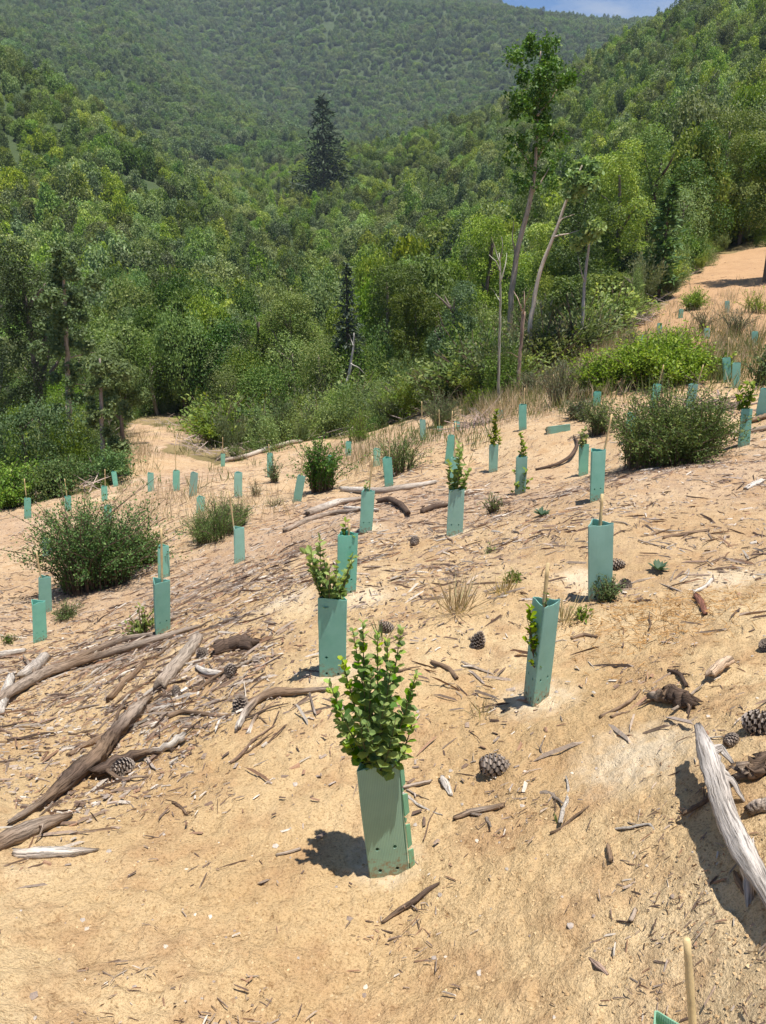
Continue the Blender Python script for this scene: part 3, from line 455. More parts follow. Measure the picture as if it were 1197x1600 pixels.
# conifers
def conifer(name, label, px, d, top_py, base_w, m, H=None, levels=34, n=70, sz=.5, droop=.25, group=None):
    B = polar(px, d); T = inplane(B, px, top_py); H = T[2] - B[2]; t = thing(name, label, 'conifer', B, group); mb = MB(); tb = MB(); wid = base_w * dpx(T) / F / 2
    tube(tb, [(0, 0, -.2), (0, 0, H * .5), (0, 0, H * .98)], [H * .018, H * .012, .02], 7, (.12, .09, .07), n=8)
    for i in range(levels):
        u = (i + random.random()) / levels; z = H * (.10 + .89 * u); r = wid * (1 - u) ** .95 * random.uniform(.6, 1.15) + .03 * H * .2
        for j in range(6):
            a = random.uniform(0, 6.28); k = max(8, int(n * (1 - u) / 3)); q = RNG.uniform(.1, 1, k); e = np.array([math.cos(a), math.sin(a), 0])
            P = e * (q * r)[:, None] + np.array([0, 0, z]) + np.c_[np.zeros((k, 2)), -droop * r * q ** 1.5] + RNG.normal(0, .06 * r + .02 * H * .2, (k, 3)) * np.array([1.3, 1.3, .7])
            D = e + RNG.normal(0, .5, (k, 3)); N = RNG.normal(0, .5, (k, 3)) + np.array([0, 0, 1]); s = sz * RNG.uniform(.6, 1.3, k); leaves(mb, P, D, N, s, s * .34, tints(k), fold=.1)
            if j < 2 and u < .8: tube(tb, [(0, 0, z), e * r * .8 + np.array([0, 0, z - droop * r * .5])], [H * .004, H * .001], 4, (.12, .09, .07), n=3)
    ob('trunk', tb.mesh('trunk', M['bark']), t); ob('crown', mb.mesh('crown', M[m]), t); return t
conifer('pine_tree', 'lone tall dark conical conifer rising above the forest in the valley', 509, 240, 148, 135, 'pine', sz=1.5, n=90, levels=34, droop=.4)
conifer('blue_conifer', 'blue-green young conifer at the forest edge behind the bare crooked dead stem', 541, 33, 408, 92, 'bluepine', sz=.20, levels=44, n=90)
conifer('young_pine', 'bright green young pine standing above the bare slope on the right', 1036, 29, 285, 66, 'youngpine', sz=.26, levels=28, n=50, droop=-.3)
conifer('pine_tree', 'dark young conifer between the tall trees right of the bright green young pine', 1085, 45, 225, 60, 'bluepine', sz=.3, levels=28, n=50, droop=.0)

# ------------------------------------------------------------------ the forest: the nearest 270 as trees, the rest as one mass
YOUNG = [crown_mesh('crown', M[['forest', 'bright', 'forest', 'shrub'][i]], 5200, .05, 700 + i, nl=[12, 14, 10, 16][i], tall=[1.9, 1.5, 2.3, 1.2][i]) for i in range(4)]
track = [tuple(at(x, y)[:2]) for x, y in ((190, 755), (186, 690), (200, 655), (300, 650), (335, 700), (290, 735))]
yw = ['slender light green', 'bushy yellow-green', 'narrow mid green', 'dark leafy']
ypts = []
r_ = 21.
while r_ < 41:
    for i in range(int(1.04 * r_ / 2.3)): ypts.append((-.52 + (i + random.random()) * 2.3 / r_, r_ + random.uniform(-1, 1)))
    r_ += 2.1
for a_, d_ in ypts:
    x, y = d_ * math.sin(a_), d_ * math.cos(a_); xa, ya = np.array([x]), np.array([y])
    if bare(xa, ya)[0] > .5 or bare(xa * .95, ya * .95)[0] > .5 or inpoly(xa, ya, track)[0] or random.random() < np.clip(.45 - .8 * vnoise(xa, ya, 4.5, 95)[0] - .02 * (d_ - 21), .05, .95): continue
    v = random.randrange(4); H = random.uniform(1.3, 2.6) * (1 + .045 * (d_ - 21)); wd_ = H * random.uniform(.45, .75) * [.8, 1.1, .7, 1.2][v]; wh = 'left of the sandy track' if a_ < -.32 else 'between the sandy track and the brush pile' if a_ < -.12 else 'around the crooked dead stem' if a_ < 0 else 'around the dark thicket tree' if a_ < .13 else 'at the pale trunks' if a_ < .25 else 'beside the bare slope'
    tree('young_tree', f'{yw[v]} young tree {wh}', 'young tree', (x, y, float(gz(x, y))), H, wd_, YOUNG[v], f'young trees {wh}', .88)
pts = []
def scatter(r0, r1, step, amax):
    r = r0
    while r < r1:
        s = step * (1 + .15 * math.sin(r)); n = int(2 * amax * r / s)
        for i in range(n):
            a = -amax + (i + random.uniform(-.45, .45) + .5) * s / r; q = r + random.uniform(-.45, .45) * s; pts.append((q * math.sin(a), q * math.cos(a), q, a))
        r += s * .9
scatter(40, 150, 2.7, .53); scatter(150, 360, 3.6, .53); scatter(360, 1720, 7.4, .52)
PT = np.array(pts); keep = bare(PT[:, 0], PT[:, 1]) < .5
gap = vnoise(PT[:, 0], PT[:, 1], 26, 41) + .5 * vnoise(PT[:, 0], PT[:, 1], 9, 42); keep &= (gap < 1.12)
gap2 = vnoise(PT[:, 0], PT[:, 1], 60, 44) + .6 * vnoise(PT[:, 0], PT[:, 1], 22, 45); keep &= ~((PT[:, 2] > 420) & (gap2 > 1.15) & (vnoise(PT[:, 0], PT[:, 1], 14, 46) > -.1))
PT = PT[keep]; PZ = gz(PT[:, 0], PT[:, 1])
# what the hills themselves hide is left out
def visible(x, y, z):
    f = np.linspace(.06, .97, 90)[:, None]; g = gz(x[None] * f, y[None] * f); return (z[None] * f > g - 1.0).all(0)
vis = np.concatenate([visible(PT[i:i + 4000, 0], PT[i:i + 4000, 1], PZ[i:i + 4000] + 10) for i in range(0, len(PT), 4000)])
PT, PZ = PT[vis], PZ[vis]; order = np.argsort(PT[:, 2]); PT, PZ = PT[order], PZ[order]
nearby = []
NI = 215
kinds = [('mid', 'mid green'), ('mid', 'olive green'), ('dark', 'dark green'), ('bright', 'yellowish green')]
def region(az, d):
    row = 'near the clearing' if d < 52 else 'further up' if d > 68 else 'midway'
    w = ('left of the slender tree' if az < -.36 else 'above the slender tree') if az < -.26 else 'above the sandy track' if az < -.16 else 'above the brush pile' if az < -.07 else 'behind the crooked dead stem' if az < .03 else 'behind the dark thicket tree' if az < .13 else 'behind the tall thin tree' if az < .21 else 'behind the leaning trunk' if az < .29 else 'behind the young pine' if az < .36 else 'at the right picture edge'
    return f'{w}, {row}'
for (x, y, d, a), z in zip(PT[:NI], PZ[:NI]):
    k, w = kinds[random.choices(range(4), (5, 4, 2, 2))[0]]; H = random.uniform(3.8, 7.4) * (1 if d > 50 else .8); wid = random.uniform(2.4, 4.2) * (1 if d > 50 else .85); sh_ = 'tall narrow' if H / wid > 2. else 'low broad' if H / wid < 1.35 else 'rounded'
    o = tree('forest_tree', f'{sh_} {w} forest tree {region(a, d)}', 'tree', (x, y, z), H, wid, random.choice(NEAR[k]) if d < 62 else random.choice(MIDL[:6] if k != 'dark' else MIDL[6:]), 'forest trees ' + region(a, d), .82)
    nearby.append(o)
# a source object for each crown kind among the real trees
src = {}
for o in nearby:
    c = [q for q in o.children if q.name.startswith('crown')][0]
    if c.data in MIDL: src.setdefault(MIDL.index(c.data), c)
dsrc = [src[k] for k in sorted(src) if k >= 6]; src = [src[k] for k in sorted(src) if k < 6] + dsrc[:1]
def mass(name, label, P, Z, smin, smax, hs, src=src, up=.55):
    n = len(P); V = np.c_[P[:, 0], P[:, 1], Z]; me = bpy.data.meshes.new(name); me.vertices.add(n); me.vertices.foreach_set('co', V.astype(np.float32).ravel())
    big = (smin + (smax - smin) * RNG.random(n) ** 1.6) * (1 + .22 * vnoise(P[:, 0], P[:, 1], 30, 51)); s = np.c_[big, big, big * RNG.uniform(*hs, n)]; V[:, 2] += s[:, 2] * up; me.vertices.foreach_set('co', V.astype(np.float32).ravel())
    for nm, ty, arr, f in (('iscale', 'FLOAT_VECTOR', s.ravel(), 'vector'), ('irot', 'FLOAT', RNG.uniform(0, 6.28, n), 'value'), ('ipick', 'INT', RNG.integers(0, 100, n), 'value')):
        a_ = me.attributes.new(nm, ty, 'POINT'); a_.data.foreach_set(f, arr.astype(np.int32 if ty == 'INT' else np.float32))
    o = ob(name, me, kind='stuff', label=label)
    g = bpy.data.node_groups.new(name, 'GeometryNodeTree'); g.interface.new_socket('Geometry', in_out='INPUT', socket_type='NodeSocketGeometry'); g.interface.new_socket('Geometry', in_out='OUTPUT', socket_type='NodeSocketGeometry')
    nw = g.nodes.new; lk = g.links.new; gi, go, ip, jn = nw('NodeGroupInput'), nw('NodeGroupOutput'), nw('GeometryNodeInstanceOnPoints'), nw('GeometryNodeGeometryToInstance')
    for c in src:
        oi = nw('GeometryNodeObjectInfo'); oi.transform_space = 'ORIGINAL'; oi.inputs['Object'].default_value = c; lk(oi.outputs['Geometry'], jn.inputs[0])
    def attr(nm, ty):
        q = nw('GeometryNodeInputNamedAttribute'); q.data_type = ty; q.inputs['Name'].default_value = nm; return q.outputs['Attribute']
    cx = nw('ShaderNodeCombineXYZ'); lk(attr('irot', 'FLOAT'), cx.inputs['Z'])
    lk(gi.outputs[0], ip.inputs['Points']); lk(jn.outputs[0], ip.inputs['Instance']); ip.inputs['Pick Instance'].default_value = True
    lk(attr('ipick', 'INT'), ip.inputs['Instance Index']); lk(cx.outputs[0], ip.inputs['Rotation']); lk(attr('iscale', 'FLOAT_VECTOR'), ip.inputs['Scale']); lk(ip.outputs[0], go.inputs[0])
    md = o.modifiers.new('spread', 'NODES'); md.node_group = g; return o
rest, rz = PT[NI:], PZ[NI:]; fm_ = rest[:, 2] > 380
mass('hillside_forest', 'dense rounded broadleaf forest covering the valley and both near hillsides', rest[~fm_], rz[~fm_], 1.3, 2.9, (.9, 1.8))
mass('mountain_forest', 'distant hazy forest covering the far mountain', rest[fm_], rz[fm_], 3.2, 6.2, (.8, 1.3), dsrc)
print('forest', len(PT), len(rest), fm_.sum())

# ------------------------------------------------------------------ shrubs and plants
def shrub_meshes(B, stems, hgt, spread, leaf, nper, m, seed, shape='rhomb', stemcol=(.14, .10, .07), fill=1., up=.5, wr=.6, root=.35):
    """many-stemmed shrub with leaves along every stem; local to B"""
    global RNG; old = RNG; RNG = np.random.default_rng(seed); sm, lm = MB(), MB()
    for i in range(stems):
        a = RNG.uniform(0, 6.28); q = math.sqrt(RNG.uniform(0, 1)); h = hgt * RNG.uniform(.5, 1.) * (1 - .35 * q) * (1 + .4 * float(vnoise(math.cos(a) * q * 2.2 + seed, math.sin(a) * q * 2.2, 1., 5))); b = np.array([math.cos(a), math.sin(a), 0]) * spread * q
        p0 = b * root; p0[2] = float(gz(B[0] + p0[0], B[1] + p0[1])) - B[2] - .01; p2 = b * RNG.uniform(.8, 1.15) + np.array([0, 0, h]) + RNG.normal(0, .2 * hgt, 3) * np.array([1, 1, 0]); p1 = p0 * .4 + b * .45 + np.array([0, 0, h * .5])
        Q = tube(sm, [p0, p1, p2], [leaf * .13 + .002, leaf * .03 + .0012], 4, stemcol, n=7)
        u = RNG.uniform(.12 if fill >= 1 else .3, 1.02, nper); P = np.stack([np.interp(u, np.linspace(0, 1, len(Q)), Q[:, c]) for c in range(3)], 1); P += RNG.normal(0, leaf * .55 * fill, (nper, 3))
        T = nrm(p2 - p1); D = nrm(RNG.normal(0, 1, (nper, 3)) + T * up * 2); N = RNG.normal(0, .6, (nper, 3)) + np.array([0, 0, 1.]); s = leaf * RNG.uniform(.55, 1.25, nper); t = tints(nper); t[:, 1] = np.clip(t[:, 1] * .75 + .4 * (u > .9), 0, 1)
        leaves(lm, P, D, N, s, s * wr, t, shape, .15)
    RNG = old; return sm.mesh('stem', M['bark']), lm.mesh('foliage', M[m])
SEED = [500]
def shrub(name, label, px, py, hpx, wpx, m='shrub', stems=60, leaf=.02, nper=60, group=None, cat='shrub', depth=1., **kw):
    B = at(px, py); k = dpx(B) / F; SEED[0] += 1; c = math.cos(math.atan2(-B[2], B[1]) * .8)
    s, l = shrub_meshes(B, stems, hpx * k * (1. / max(c, .5)) * .95, wpx * k / 2, leaf, nper, m, SEED[0], **kw); t = thing(name, label, cat, B, group); ob('stem', s, t); ob('foliage', l, t); return t
shrub('broad_shrub', 'big dark green rounded shrub right of the staked shelter, with shade under it', 1046, 722, 145, 188, 'shrub', 300, .030, 115, wr=.5, root=.72, fill=2.0)
shrub('upright_shrub', 'narrow upright dark shrub touching the left of the big dark rounded shrub', 936, 680, 75, 46, 'shrub', 60, .026, 75, root=.6)
shrub('broad_shrub', 'large loose green shrub on the left of the slope above two shelters', 153, 915, 190, 152, 'shrub', 290, .031, 80, wr=.55, root=.66, fill=2.0)
shrub('low_shrub', 'low spreading green shrub reaching right from the large loose shrub on the left', 212, 882, 70, 90, 'shrub', 100, .03, 60, wr=.5, root=.6, fill=2.0)
shrub('feathery_shrub', 'feathery fine-leaved shrub with upright shoots left of a staked shelter', 335, 838, 62, 92, 'bright', 170, .028, 70, root=.7, fill=2.0, wr=.22, up=1.2)
shrub('feathery_shrub', 'dark short feathery shrub just behind the staked shelter, right of the lighter feathery one', 375, 822, 48, 36, 'shrub', 50, .024, 60, wr=.22, up=1.2)
shrub('grey_shrub', 'tall grey-green shrub in mid slope beside a leaning shelter', 502, 768, 100, 60, 'shrub', 90, .034, 80, root=.6)
shrub('sparse_shrub', 'open upright shrub with thin stems behind the leaning shelter in mid slope', 626, 738, 74, 66, 'shrub', 60, .034, 50, root=.6, wr=.4, up=1.)
shrub('bright_bush', 'wide bright yellow-green bush behind the big dark rounded shrub', 1030, 596, 88, 150, 'lime', 260, .06, 80, root=.75, fill=1.6)
shrub('bright_bush', 'bright yellow-green leafy bush continuing left of the wide bright bush', 935, 612, 74, 70, 'lime', 90, .055, 60, root=.7, fill=1.5)
shrub('grey_weed', 'tall thin grey-green weeds standing left of the bright bush', 872, 632, 75, 75, 'grey_weed', 70, .04, 45, wr=.3, up=1.2, cat='weeds')
shrub('fuzzy_shrub', 'dark fuzzy rounded shrub at the clearing edge behind the half buried shelter', 690, 664, 66, 56, 'shrub', 90, .04, 70, wr=.25, up=1.)
shrub('edge_bush', 'dense green bush at the left picture edge behind the first row of shelters', 22, 792, 90, 90, 'forest', 90, .07, 60)
shrub('edge_bush', 'dark green bush between the left edge bush and the curving dead trunk', 92, 775, 66, 80, 'shrub', 80, .07, 60)
shrub('slope_bush', 'small round bush alone on the bare orange slope', 1083, 484, 36, 34, 'bright', 60, .07, 45, wr=.4)
shrub('weed_plant', 'green plant wrapped round a shelter left of the grey-green shrub', 428, 754, 48, 24, 'grey_weed', 22, .03, 40, cat='plant')
shrub('dry_weed', 'tall dry brownish weeds on the bare slope among pale shelters', 1098, 520, 55, 26, 'grey_weed', 26, .05, 30, wr=.3, up=1.4, cat='weeds')
shrub('dry_weed', 'tall green and brown weeds right of the dry brownish weeds on the bare slope', 1150, 525, 60, 50, 'grey_weed', 40, .05, 35, wr=.3, up=1.4, cat='weeds')
shrub('weed_tuft', 'small olive tuft on bare soil right of the shelter with leafy top', 772, 800, 34, 38, 'grey_weed', 18, .035, 16, wr=.25, up=1.4, cat='plant')
shrub('seedling_weed', 'small bright green weed standing alone above the leaning two-sided shelter', 800, 910, 22, 20, 'bright', 10, .03, 14, wr=.4, cat='plant')
shrub('seedling_weed', 'tiny green weed on bare sand near the middle of the slope', 764, 864, 10, 16, 'bright', 8, .025, 9, wr=.3, cat='plant')
shrub('seedling_weed', 'small green weed with a dry patch right of the two-sided shelter', 908, 966, 18, 20, 'bright', 9, .028, 14, wr=.3, cat='plant')
shrub('seedling_weed', 'bright green broad-leaved weed left of the foot of a shelter on the left slope', 222, 992, 40, 40, 'bright', 14, .045, 12, cat='plant')
shrub('low_dark_weed', 'low dark prostrate shrub right of the pair of shelters at the lower left', 102, 964, 26, 48, 'shrub', 40, .02, 40, wr=.3, cat='plant')
shrub('foot_weed', 'fine-leaved green plant growing at the right foot of the broad staked shelter', 946, 938, 42, 44, 'shrub', 34, .014, 55, wr=.4, cat='plant')
shrub('low_weed', 'low green weed beside a pale stick at the far left edge', 18, 1002, 12, 36, 'shrub', 16, .025, 16, wr=.3, cat='plant')
shrub('mid_weed', 'grassy green tuft left of the leaning shelter beside the grey-green shrub', 400, 774, 30, 22, 'grey_weed', 16, .03, 22, wr=.25, up=1.4, cat='plant')
shrub('right_weed', 'loose green weeds behind the shelters at the right edge', 1192, 600, 62, 40, 'grey_weed', 30, .05, 35, cat='weeds')
shrub('mid_weed', 'pale green grassy patch beside the dry branches left of the mid slope shrub', 432, 790, 12, 34, 'grey_weed', 20, .03, 14, wr=.25, up=1.4, cat='plant')
# shrubs along the forest edge
EDGES = []
for i in range(62):
    x = random.uniform(200, 960); y0 = np.interp(x, [200, 262, 420, 600, 800, 850, 960], [720, 690, 690, 658, 606, 585, 530]); EDGES.append((x, y0 - abs(random.gauss(0, 26)) + 6))
EDGES = [q for q in EDGES if not (q[0] < 310 and q[1] > 655)]; EDGES.sort(key=lambda q: q[1])
SHR = []
for v in range(6):
    SEED[0] += 1; B0 = polar(600, 24); m = ['shrub', 'bright', 'forest', 'grey_weed', 'forest', 'bright'][v]
    s, l = shrub_meshes(B0, 46, 1., .55, .085, 46, m, SEED[0], wr=[.5, .55, .5, .3, .3, .5][v], up=[.5, .5, .5, 1.2, 1.2, .6][v]); SHR.append((s, l))
words = ['dark green leafy', 'bright green leafy', 'mid green leafy', 'thin grey-green', 'feathery green', 'yellow-green leafy']
for x, y in EDGES:
    B = at(x, y); v = random.randrange(6); where = 'below the sandy track' if x < 330 else 'around the brush pile' if x < 560 else 'left of the dark thicket tree' if x < 740 else 'at the foot of the pale trunks'
    t = thing('edge_shrub', f'{words[v]} shrub at the forest edge {where}', 'shrub', B - np.array([0, 0, .05]), f'forest edge shrubs {where}'); s = random.uniform(.9, 1.9)
    for q, nm in zip(SHR[v], ('stem', 'foliage')):
        c = ob(nm, q, t); c.scale = (s * 1.15, s * 1.15, s); c.rotation_euler = (0, 0, random.uniform(0, 6.28))
ug = []
for q in range(11000):
    a = random.uniform(-.55, .55); d = 15 * (75 / 15) ** random.random(); ug.append((d * math.sin(a), d * math.cos(a), d))
ug = np.array(ug); ug = ug[(bare(ug[:, 0], ug[:, 1]) < .5) & (RNG.random(len(ug)) < np.clip(.10 + .9 * vnoise(ug[:, 0], ug[:, 1], 3.2, 81) + .5 * vnoise(ug[:, 0], ug[:, 1], 1.1, 82) + .02 * (ug[:, 2] - 20), .04, .6))]
track = [tuple(at(x, y)[:2]) for x, y in ((190, 755), (186, 690), (200, 655), (300, 650), (335, 700), (290, 735))]
ug = ug[~inpoly(ug[:, 0], ug[:, 1], track)]; fsrc = [next(c for c in o.children if c.name.startswith('foliage')) for o in SC.objects if o.name.startswith('edge_shrub') and o.parent is None]
fsrc = list({c.data.name: c for c in fsrc}.values()); mass('undergrowth', 'mixed green bushes and seedlings filling the forest edge', ug, gz(ug[:, 0], ug[:, 1]), .3, 1.0, (.7, 1.6), fsrc + [next(c for c in o.children if c.name.startswith('crown')) for o in SC.objects if o.name in ('young_tree', 'young_tree.001', 'young_tree.002', 'young_tree.003', 'young_tree.004')], .25)
# grass tufts
for px_, py_, h_, w_, m_, lab_ in [(832, 618, 52, 50, 'grey_weed', 'tall feathery grey-green weeds beside the foot of the broken snag'), (894, 598, 50, 60, 'grey_weed', 'loose grey-green weeds behind the tall thin weeds left of the bright bush'), (962, 572, 40, 60, 'bright', 'yellow-green weeds along the lower edge of the bare slope'), (905, 655, 36, 36, 'grey_weed', 'low weeds right of the fallen shelter'), (745, 640, 40, 44, 'bright', 'light green weeds behind the tilted half buried shelter'), (1125, 590, 44, 50, 'grey_weed', 'thin weeds behind the short bright shelter'), (1180, 490, 40, 40, 'bright', 'green weeds on the bare slope near the right picture edge'), (1050, 545, 40, 60, 'bright', 'yellow-green weeds on the orange soil above the wide bright bush'), (985, 545, 34, 44, 'grey_weed', 'grey-green weeds at the lower left end of the bare slope'), (560, 690, 46, 40, 'bright', 'light green weeds at the small far shelter on dry grass')]:
    shrub('wild_weed', lab_, px_, py_, h_, w_, m_, 50, .045, 40, cat='weeds', wr=.35, up=1., root=.8)
def tuft(name, label, px, py, hpx, wpx, n=60, m='straw', group=None, cat='grass tuft'):
    B = at(px, py); k = dpx(B) / F; mb = MB(); P = RNG.normal(0, wpx * k * .16, (n, 3)); P[:, 2] = gz(B[0] + P[:, 0], B[1] + P[:, 1]) - B[2] - .005; D = RNG.normal(0, .35, (n, 3)) + P * np.array([2, 2, 0]) / (wpx * k) + np.array([0, 0, 1.])
    leaves(mb, P, D, RNG.normal(0, 1, (n, 3)), hpx * k * 1.15 * RNG.uniform(.45, 1.1, n), .004 + .003 * RNG.random(n), tints(n), fold=.0); return thing(name, label, cat, B, group, mb.mesh(name, M[m]))
tuft('grass_tuft', 'dry straw-coloured grass tuft in the middle of the sandy slope', 714, 958, 66, 56, 110)
tuft('grass_tuft', 'sparse dry grass below the small bright weed above the two-sided shelter', 788, 930, 40, 40, 50)
tuft('grass_tuft', 'dry grass blades right of the two-sided leaning shelter', 880, 975, 48, 40, 55)
tuft('grass_tuft', 'thin dry blades of grass on sand above and right of the front sapling', 750, 1120, 60, 40, 16)
tuft('grass_tuft', 'small green-grey grass wisp just above the front sapling', 596, 1002, 36, 16, 24, 'grey_weed')
tuft('grass_tuft', 'little green blade of grass on the sand left of the grey driftwood', 872, 1285, 18, 8, 5, 'bright')
def rosette(label, px, py, wpx, n=16, m='bluepine'):
    B = at(px, py); k = dpx(B) / F; mb = MB(); a = np.arange(n) / n * 6.28 + RNG.uniform(-.2, .2, n); D = np.stack([np.cos(a), np.sin(a), RNG.uniform(.25, .9, n)], 1)
    leaves(mb, np.zeros((n, 3)) + [0, 0, .004], D, np.tile([0, 0, 1.], (n, 1)), wpx * k * .5 * RNG.uniform(.7, 1.1, n), wpx * k * .15, tints(n, .5), 'round', .15); return thing('thistle_rosette', label, 'weed', B, None, mb.mesh('thistle_rosette', M[m]))
rosette('flat spiky blue-green thistle rosette right of the broad staked shelter', 1028, 892, 46)
rosette('blue-green thistle rosette on the sand below the dark rounded shrub', 846, 806, 36)
# ------------------------------------------------------------------ tree shelters
HOLES = [(.27, .09), (.73, .085), (.27, .285), (.73, .29)]
def sheet(mb, A, Bv, H, holes, fr):
    """flat fluted panel from A to Bv, rising H, with real punched holes; vertex colour stores (u, v)"""
    us = sorted({0., .5, 1.} | {q for h in holes for q in (h[0] - .07, h[0] + .07)}); vs_ = sorted({0., 1., .2, .4, .5, .6, .75, .9} | {q for h in holes for q in (h[1] - .022, h[1] + .022)})
    A, Bv = np.asarray(A, float), np.asarray(Bv, float)
    def P(u, v): return A + (Bv - A) * u + np.array([0, 0, H * v])
    us = sorted(set(round(q, 4) for q in us)); vs_ = sorted(set(round(q, 4) for q in vs_)); us = [u for i, u in enumerate(us) if i == 0 or u - us[i - 1] > .005]; vs_ = [v for i, v in enumerate(vs_) if i == 0 or v - vs_[i - 1] > .006]
    for i in range(len(us) - 1):
        for j in range(len(vs_) - 1):
            u0, u1, v0, v1 = us[i], us[i + 1], vs_[j], vs_[j + 1]; uv = [(u0, v0), (u1, v0), (u1, v1), (u0, v1)]; cu, cv = (u0 + u1) / 2, (v0 + v1) / 2
            hole = any(abs(cu - h[0]) < .04 and abs(cv - h[1]) < .015 for h in holes)
            if not hole: mb.add([P(*q) for q in uv], [[0, 1, 2, 3]], None, [(u, v, 0) for u, v in uv]); continue
            rx, rz = .052, .0165; ring = [(cu + rx * math.cos(t_), cv + rz * math.sin(t_)) for t_ in [math.pi * (-.75 + .25 * q) for q in range(8)]]
            outer = [uv[0], (cu, v0), uv[1], (u1, cv), uv[2], (cu, v1), uv[3], (u0, cv)]; al = outer + ring
            mb.add([P(*q) for q in al], [[q, (q + 1) % 8, 8 + (q + 1) % 8, 8 + q] for q in range(8)], None, [(u, v, 0) for u, v in al])
SLSEED = [1]
def sleeve_mesh(name, w, H, holes, m, flare=0.):
    mb = MB(); R_ = w / math.sqrt(3); c = [np.array([R_ * math.cos(a), R_ * math.sin(a), 0]) for a in (R(-150), R(-30), R(90))]; e = .05
    for i in range(3):
        a, b = c[i], c[(i + 1) % 3]; sheet(mb, a + (b - a) * e, b + (a - b) * e, H, holes if i != 1 else [h for h in holes[:2]] if holes else [], i)
        d = c[(i + 2) % 3]; p, q = a + (d - a) * e, a + (b - a) * e; z = np.array([0, 0, H]); mb.add([p, q, q + z, p + z], [[0, 1, 2, 3]], None, [(0, 0, 0), (0, 0, 0), (0, 1, 0), (0, 1, 0)])
    me = mb.mesh(name, m); import bmesh; bm = bmesh.new(); bm.from_mesh(me); bmesh.ops.remove_doubles(bm, verts=bm.verts, dist=.0004); bmesh.ops.recalc_face_normals(bm, faces=bm.faces); 
    sd = SLSEED[0]; SLSEED[0] += 1; tw = random.uniform(-.10, .10); bo = random.uniform(-.04, .04)
    for v in bm.verts:
        f = v.co.z / H; rr = math.hypot(v.co.x, v.co.y); q = 1 + .05 * float(vnoise(f * 2.2, math.atan2(v.co.y, v.co.x) * .8 + sd * 3.3, 1., 7)) + .05 * (f - .5) * math.sin(sd); c_, s_ = math.cos(tw * f), math.sin(tw * f); x, y = v.co.x * q, v.co.y * q
        v.co.x, v.co.y = c_ * x - s_ * y + bo * w * math.sin(f * 3.1), s_ * x + c_ * y
        if f > .97: v.co.z += .006 * float(vnoise(v.co.x * 30, v.co.y * 30, 1., sd))
    bm.to_mesh(me); bm.free()
    for p in me.polygons: p.use_smooth = False
    return me
SLVS = [sleeve_mesh('sleeve', .125, .4, [], M['sleeve']) for _ in range(5)]; SLV = SLVS[0]; SLVHS = [sleeve_mesh('sleeve', .125, .4, HOLES, M['sleeve']) for _ in range(3)]; SLVN = sleeve_mesh('sleeve', .125, .4, HOLES, M['sleeve_near'])
SHELTERS = {}
def stake_mesh(P0, P1, rad, origin):
    mb = MB(); n = 14; rr = []; Q = [P0 + (P1 - P0) * u for u in np.linspace(0, 1, n)]
    for i in range(n): rr.append(rad * (1.18 if i % 4 == 2 else 1.) * (1 - .25 * i / n))
    tube(mb, Q, rr, 7, [(.60, .45, .22), (.66, .52, .28), (.58, .43, .22)], n=n); return mb.mesh('stake', M['bamboo'], origin, True)
def shelter(label, top, base, yaw=None, stake=None, near=0, w=1., bury=.015):
    B = at(*base); T = inplane(B, *top); ax = T - B; H = np.linalg.norm(ax); z = ax / H; t = thing('tree_shelter', label, 'tree shelter', B, 'green tree shelters on the planted slope')
    me = SLVN if near == 2 else random.choice(SLVHS) if near or dpx(B) < 7.5 else random.choice(SLVS); o = ob('sleeve', me, t); q = Vector((0, 0, 1)).rotation_difference(Vector(z)); yaw = random.uniform(-.9, .9) if yaw is None else yaw
    vz = math.atan2(-B[0], B[1]); o.rotation_mode = 'QUATERNION'; o.rotation_quaternion = q @ Quaternion((0, 0, 1), vz + yaw); o.scale = (w, w, (H + bury) / .4); o.location = Vector(-z * bury)
    md = o.modifiers.new('thickness', 'SOLIDIFY'); md.thickness = .0035; md.offset = -1
    if stake:
        off = (.03 if dpx(B) > 3 else .0); foot = B + z * .02 + np.array([0, off, 0]); tip = inplane(foot, *stake); ob('stake', stake_mesh(foot - np.array([0, 0, .1]), tip, .0092, B), t)
    SHELTERS[label] = (t, B, T, z, H); return t, B, T, z, H
FRONT = shelter('olive-green shelter closest to the camera with a leafy round-leaved sapling bursting from it', (588, 1186), (607, 1352), .10, None, 2, 1.02)
def flap(t, B, z, H, x0, x1, yaw):
    """overlapping seam strip with cut tabs along the right-hand corner"""
    mb = MB(); vz = math.atan2(-B[0], B[1]); rot = np.array((Quaternion((0, 0, 1), vz + yaw)).to_matrix()); R_ = .125 / math.sqrt(3); c = np.array([R_ * math.cos(R(-30)), R_ * math.sin(R(-30)), 0]); d = np.array([.8, .55, 0])
    for v0, v1, wd in ((.02, .22, .020), (.24, .46, .017), (.48, .53, .006), (.54, .74, .019), (.76, .80, .006), (.81, .985, .015)):
        a0 = rot @ (c + d * .001); a1 = rot @ (c + d * wd); mb.add([a0 + z * H * v0, a1 + z * H * (v0 + .015), a1 + z * H * (v1 - .012), a0 + z * H * v1], [[0, 1, 2, 3]], None, [(.2, v0, 0), (.5, v0, 0), (.5, v1, 0), (.2, v1, 0)])
    o = ob('seam_flap', mb.mesh('seam_flap', M['sleeve_near']), t); md = o.modifiers.new('thickness', 'SOLIDIFY'); md.thickness = .003
flap(FRONT[0], FRONT[1], FRONT[3], FRONT[4], 0, 1, .10)
